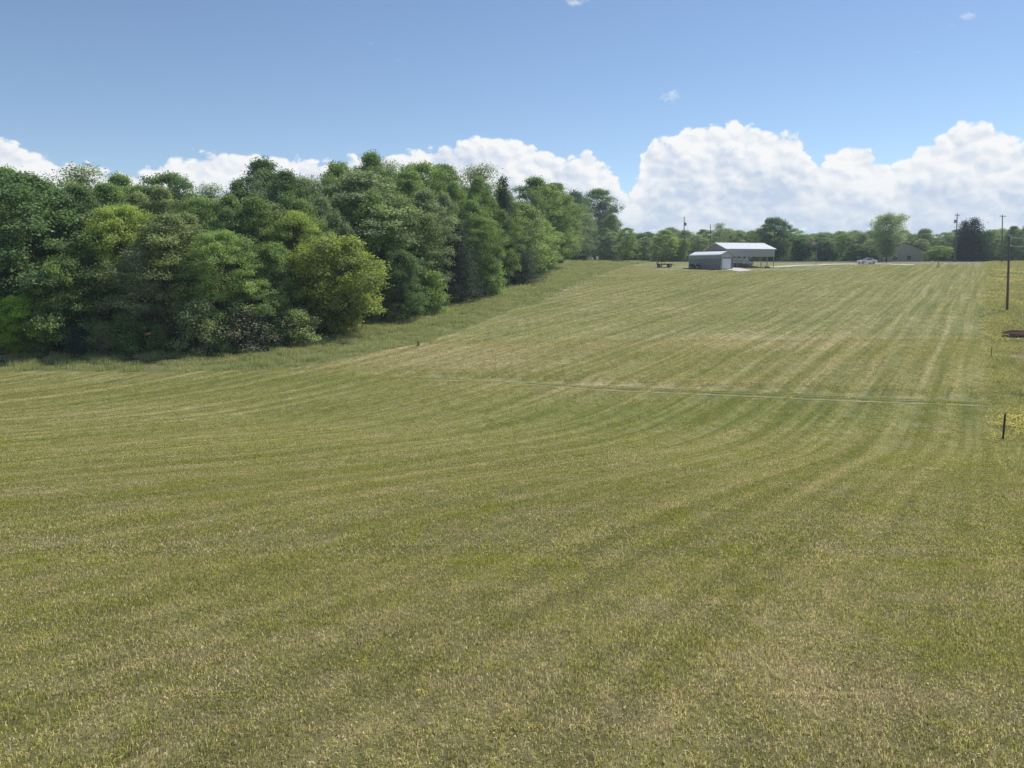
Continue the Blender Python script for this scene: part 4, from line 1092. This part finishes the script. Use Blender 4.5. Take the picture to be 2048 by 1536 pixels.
# ------------------------------------------------------------------ white sedan on the drive
cp = hit(1733, 527.8)
CAR = empty('parked_car', (cp.x, cp.y, cp.z + .02), R(8)); tag(CAR, 'white sedan parked at the top of the gravel drive', 'car')
lower = [(-2.35, .28), (-2.38, .62), (-2.2, .78), (-1.35, .92), (-.95, .96), (1.55, 1.02), (2.25, .98), (2.36, .7), (2.3, .28)]
MB().prism(lower, -.88, .88).build('body', M['car_white'], CAR, bevel=.07)
cabin = [(-1.15, .94), (-.35, 1.38), (.25, 1.46), (.85, 1.42), (1.75, 1.02)]
MB().prism(cabin, -.74, .74).build('cabin', M['car_white'], CAR, bevel=.05)
for s_ in (-1, 1):
    MB().prism([(-.82, .99), (-.28, 1.33), (.22, 1.40), (.22, .99)], s_ * .735, s_ * .755).build('window', M['glass_dark'], CAR)
    MB().prism([(.28, .99), (.28, 1.40), (.75, 1.36), (1.28, 1.02)], s_ * .735, s_ * .755).build('window', M['glass_dark'], CAR)
    MB().box((-.75, s_ * .95, 1.0), (.16, .14, .12)).build('mirror', M['car_white'], CAR)
    MB().box((-2.3, s_ * .6, .68), (.12, .42, .12)).build('headlight', M['chrome'], CAR)
    MB().box((2.32, s_ * .62, .85), (.10, .4, .13)).build('taillight', M['red_lamp'], CAR)
    for x_ in (-1.42, 1.42): wheel(CAR, (x_, s_ * .8, .33), .33, .2)
MB().prism([(-1.12, .97), (-.38, 1.385), (-.36, 1.365), (-1.08, .96)], -.66, .66).build('windscreen', M['glass_dark'], CAR)

# ------------------------------------------------------------------ quad bike by the garage wall
qp = hit(1390, 538.2)
Q = empty('quad_bike', tuple(qp), R(-38), (1.2, 1.2, 1.2)); tag(Q, 'dark blue quad bike parked against the garage wall', 'quad bike')
MB().prism([(-.85, .55), (-.9, .78), (-.25, .82), (.05, .72), (.35, .88), (.9, .80), (.95, .58), (.4, .45), (-.4, .45)], -.34, .34).build('body', M['blue_paint'], Q, bevel=.05)
MB().prism([(-.72, .80), (-.7, .95), (-.1, .92), (.08, .78)], -.17, .17).build('seat', M['black_paint'], Q, bevel=.03)
for s_ in (-1, 1):
    MB().prism([(.35, .62), (.45, .80), (.95, .78), (1.0, .6)], s_ * .32, s_ * .58).build('fender', M['blue_paint'], Q, bevel=.02)
    MB().prism([(-1.0, .6), (-.95, .80), (-.45, .82), (-.35, .62)], s_ * .32, s_ * .58).build('fender', M['blue_paint'], Q, bevel=.02)
    for x_ in (-.62, .66): wheel(Q, (x_, s_ * .47, .31), .31, .24)
MB().tube([(.3, -.42, 1.12), (.36, -.12, 1.10), (.36, .12, 1.10), (.3, .42, 1.12)], .025, 6).tube([(.36, 0, 1.1), (.5, 0, .8)], .04, 6).build('handlebar', M['black_paint'], Q)
for (x0, x1) in ((-.95, -.45), (.5, 1.0)):
    rk = MB()
    for k in range(5): rk.tube([(x0, -.4 + .2 * k, .92), (x1, -.4 + .2 * k, .92)], .018, 5)
    rk.tube([(x0, -.42, .92), (x0, .42, .92)], .022, 5).tube([(x1, -.42, .92), (x1, .42, .92)], .022, 5).tube([((x0 + x1) / 2, 0, .75), ((x0 + x1) / 2, 0, .92)], .03, 5)
    rk.build('rack', M['black_paint'], Q)
MB().box((.98, 0, .72), (.06, .28, .12)).build('headlight', M['chrome'], Q)

# ------------------------------------------------------------------ hay wagon
wp_ = hit(1329, 534.6)
W_ = empty('hay_wagon', tuple(wp_), R(4)); tag(W_, 'flat four wheeled hay wagon with slatted rack at one end', 'wagon')
for k in range(6):
    MB().box((0, -.75 + k * .3, .78), (3.5, .285, .06)).build('deck_board', M['plank'], W_)
for y_ in (-.45, .45): MB().box((0, y_, .66), (3.4, .1, .16)).build('sill', M['black_paint'], W_)
for x_ in (-1.15, 1.15):
    MB().tube([(x_, -.8, .38), (x_, .8, .38)], .05, 6).build('axle', M['black_paint'], W_)
    MB().box((x_, 0, .52), (.14, 1.1, .22)).build('bolster', M['black_paint'], W_)
    for s_ in (-1, 1): wheel(W_, (x_, s_ * .78, .38), .38, .2)
for y_ in (-.8, -.27, .27, .8):
    MB().box((-1.7, y_, 1.35), (.07, .07, 1.2)).build('rack_post', M['wood_pole'], W_)
for x_ in (-1.0, -.35):
    MB().box((x_, -.85, 1.30), (.07, .07, 1.05)).build('rack_post', M['wood_pole'], W_)
for z_ in (1.2, 1.55, 1.9): MB().box((-1.745, 0, z_), (.03, 1.7, .1)).build('rack_slat', M['plank'], W_)
MB().tube([(1.6, 0, .6), (2.5, 0, .42)], .05, 6).tube([(2.5, 0, .42), (2.62, 0, .62)], .03, 6).build('tongue', M['black_paint'], W_)

# ------------------------------------------------------------------ small things by the garage
tp2 = hit(1534.5, 536.6)
T_ = empty('feed_trough', tuple(tp2), R(6)); tag(T_, 'small dark feed trough on the grass beside the gravel drive', 'trough')
q = MB(); q.prism([(-.28, .42), (-.2, .08), (.2, .08), (.28, .42), (.24, .42), (.17, .13), (-.17, .13), (-.24, .42)], -.52, .52, 'x'); q.build('basin', M['black_paint'], T_)
for s_ in (-1, 1):
    MB().prism([(-.28, .42), (-.2, .08), (.2, .08), (.28, .42)], s_ * .50, s_ * .54, 'x').build('end_plate', M['black_paint'], T_)
    MB().box((s_ * .4, 0, .05), (.07, .42, .12)).build('foot', M['black_paint'], T_)
pl = hit(1372.5, 537.6)
P2 = empty('wood_pallet', tuple(pl), R(-50)); tag(P2, 'brown wooden pallet lying by the garage corner', 'pallet')
for k in range(6): MB().box((-.5 + k * .2, 0, .16), (.13, 1.0, .025)).build('slat', M['rust'], P2)
for y_ in (-.45, 0, .45): MB().box((0, y_, .075), (1.15, .08, .145)).build('bearer', M['rust'], P2)

# flag pole
fp = hit(1632, 530.2); ft = at(1632, 477, fp.y)
FP = empty('flagpole', tuple(fp), 0); tag(FP, 'slim white flagpole with a drooping flag on the lawn', 'flagpole')
fh = ft.z - fp.z
MB().tube([(0, 0, -.2), (0, 0, fh)], [.055, .03], 8).build('pole', M['steel_grey'], FP)
MB().tube([(0, 0, fh), (0, 0, fh + .06), (0, 0, fh + .12)], [.03, .07, .01], 8).build('finial', M['chrome'], FP)
# cloth hangs in folds towards the left: red and white stripes, blue canton
cols_n = 13
flag = empty('flag', (fp.x, fp.y, fp.z), 0); tag(flag, 'small striped flag with blue canton hanging from the flagpole', 'flag')
def flag_pt(u_, v_):   # u along fly 0..1, v down the hoist 0..1
    return (-.04 - 1.35 * u_ * .82, .12 * math.sin(u_ * 9) * u_, fh - .45 - v_ * .85 - u_ * u_ * .55)
for k in range(cols_n):
    u0 = 0.42 if k < 7 else 0.0
    vs, fs = [], []
    for i in range(11):
        u_ = u0 + (1 - u0) * i / 10
        for v_ in (k / cols_n, (k + 1) / cols_n): vs.append(flag_pt(u_, v_))
    nv = len(vs); vs += [(x_, y_ + .01, z_) for x_, y_, z_ in vs]
    for i in range(10):
        fs.append((i * 2, i * 2 + 1, i * 2 + 3, i * 2 + 2)); fs.append((nv + i * 2, nv + i * 2 + 2, nv + i * 2 + 3, nv + i * 2 + 1))
    MB().add(vs, fs).build('stripe', M['flag_red'] if k % 2 == 0 else M['flag_white'], flag)
vs, fs = [], []
for i in range(7):
    for v_ in (0, 7 / 13): vs.append(flag_pt(.42 * i / 6, v_))
nv = len(vs); vs += [(x_, y_ + .01, z_) for x_, y_, z_ in vs]
for i in range(6):
    fs.append((i * 2, i * 2 + 1, i * 2 + 3, i * 2 + 2)); fs.append((nv + i * 2, nv + i * 2 + 2, nv + i * 2 + 3, nv + i * 2 + 1))
MB().add(vs, fs).build('canton', M['flag_blue'], flag)

# ------------------------------------------------------------------ utility poles
def utility_pole(name, base, top, r0, label, arm=0.0, arm_dir=0.0, transformer=0, steps_=False, group='utility poles'):
    h = top.z - base.z; dx_, dy_ = top.x - base.x, top.y - base.y
    e = empty(name, tuple(base), 0); tag(e, label, 'utility pole', group)
    MB().tube([(-dx_ * .03, 0, -.4), (dx_ * .5, dy_ * .5, h * .5), (dx_, dy_, h)], [r0, r0 * .85, r0 * .68], 9).build('pole', M['wood_pole'], e, smooth=True)
    tz = Vector((dx_, dy_, h))
    if arm:
        av = Vector((math.cos(arm_dir), math.sin(arm_dir), 0))
        c_ = tz + Vector((0, -.14, -.35))
        MB().box(tuple(c_), (arm, .1, .12), arm_dir).build('crossarm', M['wood_pole'], e)
        for s_ in (-.46, .46):
            p_ = c_ + av * arm * s_
            MB().tube([p_ + Vector((0, 0, .05)), p_ + Vector((0, 0, .14)), p_ + Vector((0, 0, .26))], [.03, .07, .04], 7).build('insulator', M['insulator'], e)
    MB().tube([tz, tz + Vector((0, 0, .1)), tz + Vector((0, 0, .24))], [.03, .07, .04], 7).build('insulator', M['insulator'], e)
    if transformer:
        c_ = tz + Vector((transformer * .45, -.05, -1.9 if h > 6 else -1))
        t_ = MB().tube([c_ + Vector((0, 0, -.45)), c_ + Vector((0, 0, -.4)), c_ + Vector((0, 0, .4)), c_ + Vector((0, 0, .47))], [.2, .26, .26, .16], 10).build('transformer', M['steel_grey'], e)
        MB().tube([c_ + Vector((0, 0, .45)), c_ + Vector((0, 0, .75))], [.05, .03], 6).build('bushing', M['insulator'], t_)
        MB().box(tuple(c_ + Vector((-transformer * .28, 0, .1))), (.22, .08, .5)).build('bracket', M['steel_grey'], e)
    return tz + base

def base_at(px, d): 
    p = at(px, 520, d); return Vector((p.x, d, gz(p.x, d)))
npb = hit(2014, 625)
NP = utility_pole('utility_pole', npb, at(2019, 472, npb.y + .4), .15, 'brown utility pole with service wires standing in the flower meadow')
b1_ = base_at(1368, 213); utility_pole('utility_pole', b1_, at(1368.5, 434, 213), .16, 'utility pole with one transformer left of the barn', 0, 0, 1)
b1_ = base_at(1421, 238); utility_pole('utility_pole', b1_, at(1421, 449, 238), .15, 'bare utility pole behind the barn')
b1_ = base_at(1911, 206); PA = utility_pole('utility_pole', b1_, at(1914.5, 428, 206), .17, 'utility pole with crossarm and transformer by the dark evergreens', 2.0, .5, -1)
b1_ = base_at(1908.5, 205.2); utility_pole('utility_pole', b1_, at(1911, 466, 205.2), .12, 'shorter pole leaning beside the transformer pole')
b1_ = hit(2003, 525.5); PB = utility_pole('utility_pole', b1_, at(2005, 430, b1_.y), .16, 'utility pole with crossarm at the meadow\'s top corner', 2.0, .35)
b1_ = base_at(2007.5, b1_.y + .2); utility_pole('guy_pole', b1_, at(2005.5, 470, b1_.y), .06, 'thin slanting brace pole leaning on the meadow corner utility pole')
def wire(a_, b_, sag, r_, label, group='overhead wires'):
    pts_ = [a_.lerp(b_, k / 14) - Vector((0, 0, sag * 4 * (k / 14) * (1 - k / 14))) for k in range(15)]
    o_ = MB().tube(pts_, r_, 5).build('overhead_wire', M['wire'], None); tag(o_, label, 'wire', group)
npt = at(2019, 472, npb.y + .4)
far_pole = Vector((npt.x + 34, npt.y + 6, 0)); far_pole.z = gz(far_pole.x, far_pole.y)
FT = utility_pole('utility_pole', far_pole, far_pole + Vector((0, 0, 8.2)), .15, 'utility pole at the far end of the meadow service wires')
wire(npt + Vector((0, 0, -.15)), FT + Vector((0, 0, -.15)), .55, .028, 'upper service wire leaving the meadow utility pole')
wire(npt + Vector((-.02, 0, -1.15)), FT + Vector((0, 0, -1.15)), .55, .028, 'lower service wire leaving the meadow utility pole')
wire(PA + Vector((0, 0, .1)), PB + Vector((0, 0, .1)), .5, .012, 'thin line strung between the two roadside poles')
for zc in (-.15, -1.15):
    MB().tube([npt + Vector((.1, -.05, zc)), npt + Vector((.42, -.02, zc - .02))], .07, 7).build('wire_clamp', M['insulator'], None).parent = None
for o_ in [o_ for o_ in bpy.data.objects if o_.name.startswith('wire_clamp')]:
    tag(o_, 'pale clamp holding a service wire to the meadow utility pole', 'clamp', 'service wire clamps')

# ------------------------------------------------------------------ fence posts
tpb = hit(2006, 882); tpt = at(2006, 827, tpb.y)
FPST = empty('fence_post', tuple(tpb), .3); tag(FPST, 'black steel fence post standing beside yellow flowers', 'fence post', 'fence posts on the field edge')
hh = tpt.z - tpb.z
MB().box((0, 0, hh / 2 - .1), (.07, .022, hh + .2)).box((0, .035, hh / 2 - .1), (.022, .05, hh + .19)).build('stake', M['post_green'], FPST)
st_ = MB()
for k in range(12): st_.box((0, -.018, .12 + k * (hh - .2) / 12), (.03, .022, .025))
st_.build('studs', M['post_green'], FPST)
MB().box((0, .0, -.01), (.2, .012, .16)).build('anchor_plate', M['post_green'], FPST)
spb = hit(1982, 715); spt = at(1982, 694, spb.y)
SP = empty('marker_stake', tuple(spb), 0); tag(SP, 'thin short stake on the field edge below the debris pile', 'stake', 'fence posts on the field edge')
MB().tube([(0, 0, -.15), (0, 0, spt.z - spb.z)], .025, 6).build('stake', M['post_green'], SP)
MB().tube([(0, 0, -.05), (0, 0, .04), (0, 0, .1)], [.1, .09, .03], 7).build('collar', M['post_green'], SP)

# ------------------------------------------------------------------ debris pile in the meadow
dp = hit(2040, 681); 
D_ = empty('debris_pile', tuple(dp), R(-6)); tag(D_, 'low pile of rusty roofing sheets and boards over dark shade in the meadow', 'debris pile')
rdb = random.Random(4)
for k in range(5):
    q = MB(); n_ = 26; L_ = rdb.uniform(2.6, 3.6); w_ = rdb.uniform(.75, .95)
    vs, fs = [], []
    for i in range(n_ + 1):
        y_ = (i / n_ - .5) * w_; zz_ = .025 * math.cos(i * math.pi)
        for e_ in range(2):
            for x_ in (-L_ / 2, L_ / 2): vs.append((x_, y_, zz_ + e_ * .012))
    for i in range(n_):
        fs += [(i * 4, i * 4 + 1, i * 4 + 5, i * 4 + 4), (i * 4 + 2, i * 4 + 6, i * 4 + 7, i * 4 + 3), (i * 4, i * 4 + 4, i * 4 + 6, i * 4 + 2), (i * 4 + 1, i * 4 + 3, i * 4 + 7, i * 4 + 5)]
    o_ = q.add(vs, fs).build('roofing_sheet', M['rust'], D_)
    o_.location = (.55 + rdb.uniform(-.2, .5), .2 + k * .3, .62 + .03 * k); o_.rotation_euler = (R(20 - k * 8), R(rdb.uniform(-4, 3)), R(rdb.uniform(-10, 10)))
for k in range(7):
    o_ = MB().box((0, 0, 0), (rdb.uniform(2.2, 3.6), .14, .04)).build('board', M['plank'] if k % 3 else M['wood_pole'], D_)
    o_.location = (.2 + rdb.uniform(-.5, .5), -.5 + k * .22, .12 + .07 * k); o_.rotation_euler = (R(rdb.uniform(-12, 12)), R(-9 + rdb.uniform(-4, 4)), R(rdb.uniform(-14, 14)))
for (x_, y_) in ((-.6, .2), (1.6, .3), (.6, 1.2), (1.8, 1.5)):
    MB().box((x_, y_, .25), (.3, .3, .75)).build('log_block', M['bark'], D_)
o_ = MB().box((.8, .8, .02), (2.9, 1.9, .5)).build('shade_block', M['black_paint'], D_, bevel=.1)  # black block standing in for the shaded hollow under the sheets

# ------------------------------------------------------------------ house behind the pale tree
hp = base_at(1806, 224)
HS = empty('house', tuple(hp), R(-4)); tag(HS, 'tan sided house with dark gable roof behind the pale spreading tree', 'house')
he = at(1848, 501, 224).z - hp.z; hr = at(1806, 484, 224).z - hp.z; hwd = (1847 - 1765) / 2 / FPX * 224
MB().prism([(-hwd, -.6), (-hwd, he), (0, hr - .15), (hwd, he), (hwd, -.6)], 0, 9).build('wall', M['siding'], HS)
bo = MB()
for k in range(int((hr) / .25)):
    z_ = .1 + k * .25; half = hwd - .02 if z_ < he else max(.1, hwd * (hr - .2 - z_) / (hr - he) - .05)
    bo.box((0, -.012, z_), (half * 2, .03, .2))
bo.build('siding_boards', M['siding'], HS)
for s_ in (-1, 1):
    sl2 = (hr - he) / hwd
    MB().prism([(0, hr + .02), (s_ * (hwd + .45), hr + .02 - sl2 * (hwd + .45)), (s_ * (hwd + .45), hr - .14 - sl2 * (hwd + .45)), (0, hr - .14)], -.4, 9.4).build('roof', M['shingle'], HS)
    MB().box((s_ * (hwd + .02), -.05, he / 2 - .1), (.12, .1, he)).build('downpipe', M['trim_dark'], HS)
for x_ in (-2.2, 1.6):
    f_ = MB().box((x_, -.06, 1.3), (1.0, .06, 1.2)).build('window', M['glass_dark'], HS)
    MB().box((x_, -.08, .66), (1.2, .1, .08)).build('sill', M['door_white'], f_)
    MB().box((x_, -.1, 1.3), (.05, .03, 1.2)).build('mullion', M['door_white'], f_)

# ------------------------------------------------------------------ garden trees near the buildings and the far wood
PALE = (0.125, 0.155, 0.085)
YARD = [
    (1553, 436, 230, 74, 'bushy2', (0.045, 0.078, 0.036), 'dark round shade tree behind the barn', 'deciduous_tree'),
    (1780, 428, 214, 86, 'fan', PALE, 'pale spreading tree with upswept branches in front of the tan house', 'deciduous_tree'),
    (1603, 478, 226, 54, 'topiary', (0.055, 0.088, 0.038), 'clipped flat topped tree left of the flagpole', 'clipped_tree'),
    (1648, 483, 224, 46, 'topiary', (0.055, 0.088, 0.038), 'clipped rounded tree right of the flagpole', 'clipped_tree'),
    (1668, 498, 221, 22, 'topiary', (0.055, 0.088, 0.038), 'smallest clipped tree at the end of the clipped trees', 'clipped_tree'),
    (1360, 478, 226, 44, 'topiary', (0.10, 0.14, 0.045), 'flat topped hedge tree behind the transformer pole', 'clipped_tree'),
    (1328, 461, 222, 66, 'oak', (0.120, 0.150, 0.058), 'yellow green tree behind the hay wagon', 'deciduous_tree'),
    (1290, 474, 226, 44, 'oak2', GR, 'grey green tree left of the yellow green wagon tree', 'deciduous_tree'),
    (1255, 455, 214, 46, 'oak2', LT, 'light green tree at the very end of the wood', 'deciduous_tree'),
    (1440, 446, 246, 58, 'sparse', GR, 'thin crowned tree rising behind the barn\'s pole', 'deciduous_tree'),
    (1400, 470, 240, 50, 'oak2', GR, 'grey green tree between the pole and the garage roof', 'deciduous_tree'),
    (1478, 466, 246, 52, 'oak', GR, 'soft green tree directly behind the barn roof', 'deciduous_tree'),
    (1515, 462, 246, 46, 'oak2', MD, 'green tree filling the gap beside the dark shade tree', 'deciduous_tree'),
    (1880, 492, 218, 56, 'bushy2', (0.120, 0.165, 0.055), 'bright green bush right of the tan house', 'shrub'),
    (1845, 478, 232, 44, 'oak2', GR, 'grey green tree showing above the tan house roof', 'deciduous_tree'),
    (1930, 446, 222, 54, 'cedar2', (0.022, 0.042, 0.024), 'left one of two dark pointed evergreens by the road', 'evergreen_tree'),
    (1949, 441, 223, 72, 'cedar2', (0.022, 0.042, 0.024), 'taller one of two dark pointed evergreens by the road', 'evergreen_tree'),
    (1976, 464, 226, 50, 'oak', DK, 'dark leafy tree between the evergreens and the corner pole', 'deciduous_tree'),
    (2030, 452, 232, 48, 'tall2', DK, 'dark tree beyond the meadow\'s top corner', 'deciduous_tree'),
    (2062, 444, 236, 60, 'oak', DK, 'large dark tree past the meadow\'s top corner', 'deciduous_tree'),
    (1712, 488, 224, 60, 'bushy', DK, 'dark bushy tree behind the parked car', 'deciduous_tree'),
    (1745, 492, 222, 46, 'bushy2', DK, 'dark rounded bush between the car and the pale tree', 'shrub'),
]
for (px, yt, d, wp, kind, colr, lab, nm) in YARD:
    tree_px(px, yt, d, wp, kind, colr, lab, 'trees around the buildings', nm, 'shrub' if nm == 'shrub' else 'tree')
for row, (d, y0, st) in enumerate(((262, 470, 36), (290, 463, 40), (325, 461, 46))):
    for px in range(1215, 2420, st):
        cc_ = rt.choice([(DK, 'dark green'), (MD, 'mid green'), (GR, 'grey green'), (GR, 'grey green')])
        tree_px(px + rt.uniform(-10, 10), y0 + rt.uniform(-6, 8), d + rt.uniform(-8, 8), rt.uniform(46, 70), rt.choice(['bushy', 'oak2', 'bushy2', 'tall', 'bushy2']), cc_[0],
                'hazy %s tree in the %s row of the far woods' % (cc_[1], ('front', 'middle', 'hindmost')[row]), 'far woods beyond the road')
sp_ = hit(1876, 535)
plant_tree('sapling', (sp_.x, sp_.y, sp_.z - .03), 1.6, .8, 'shrub_grey', OL, 1.0, 'thin young sapling alone near the top of the mown field', None, 'sapling')
sp_ = hit(837, 691)
plant_tree('weed_clump', (sp_.x, sp_.y, sp_.z - .03), .42, .4, 'shrub', OL, 1.0, 'single dark weed clump on the mown field\'s left edge', None, 'weed')

# pale dry hay lying along the upper left edge of the mown field
hb_ = MB(); rh_ = random.Random(9)
hay = [(1095, 598), (1105, 594), (1112, 590), (1122, 587), (1131, 582), (1140, 577), (1146, 575), (1153, 571), (1160, 566), (1166, 563)]
for (px, py) in hay:
    for k in range(9):
        p_ = hit(px + rh_.uniform(-5, 5), py + rh_.uniform(-1.6, 1.6)); s_ = rh_.uniform(.06, .2)
        n_ = 7; vs = [(p_.x, p_.y, p_.z + s_ * .55)] + [(p_.x + math.cos(j * 6.283 / n_) * s_ * rh_.uniform(.7, 1.4), p_.y + math.sin(j * 6.283 / n_) * s_ * rh_.uniform(.7, 1.6), p_.z + s_ * .28) for j in range(n_)] + [(p_.x + math.cos(j * 6.283 / n_) * s_ * 1.5, p_.y + math.sin(j * 6.283 / n_) * s_ * 1.5, p_.z - .05) for j in range(n_)]
        hb_.add(vs, [(0, 1 + j, 1 + (j + 1) % n_) for j in range(n_)] + [(1 + j, 1 + n_ + j, 1 + n_ + (j + 1) % n_, 1 + (j + 1) % n_) for j in range(n_)])
o_ = hb_.build('dry_hay', M['stone'], None); tag(o_, 'pale dry hay strewn along the mown field\'s upper left edge', 'hay', kind='stuff')

# ------------------------------------------------------------------ haze
hz_m, t = mat_new('haze')
pv = t.new('ShaderNodeVolumePrincipled'); pv.inputs['Color'].default_value = (0.72, 0.82, 0.95, 1); pv.inputs['Density'].default_value = 0.00030
pv.inputs['Anisotropy'].default_value = 0.3
o = t.new('ShaderNodeOutputMaterial'); t.l.new(pv.outputs[0], o.inputs['Volume'])
hz = MB().box((0, 200, 8.2), (1300, 1040, 36)).build('haze', hz_m, None)
tag(hz, 'thin pale summer haze over the field and woods', 'haze', kind='stuff')
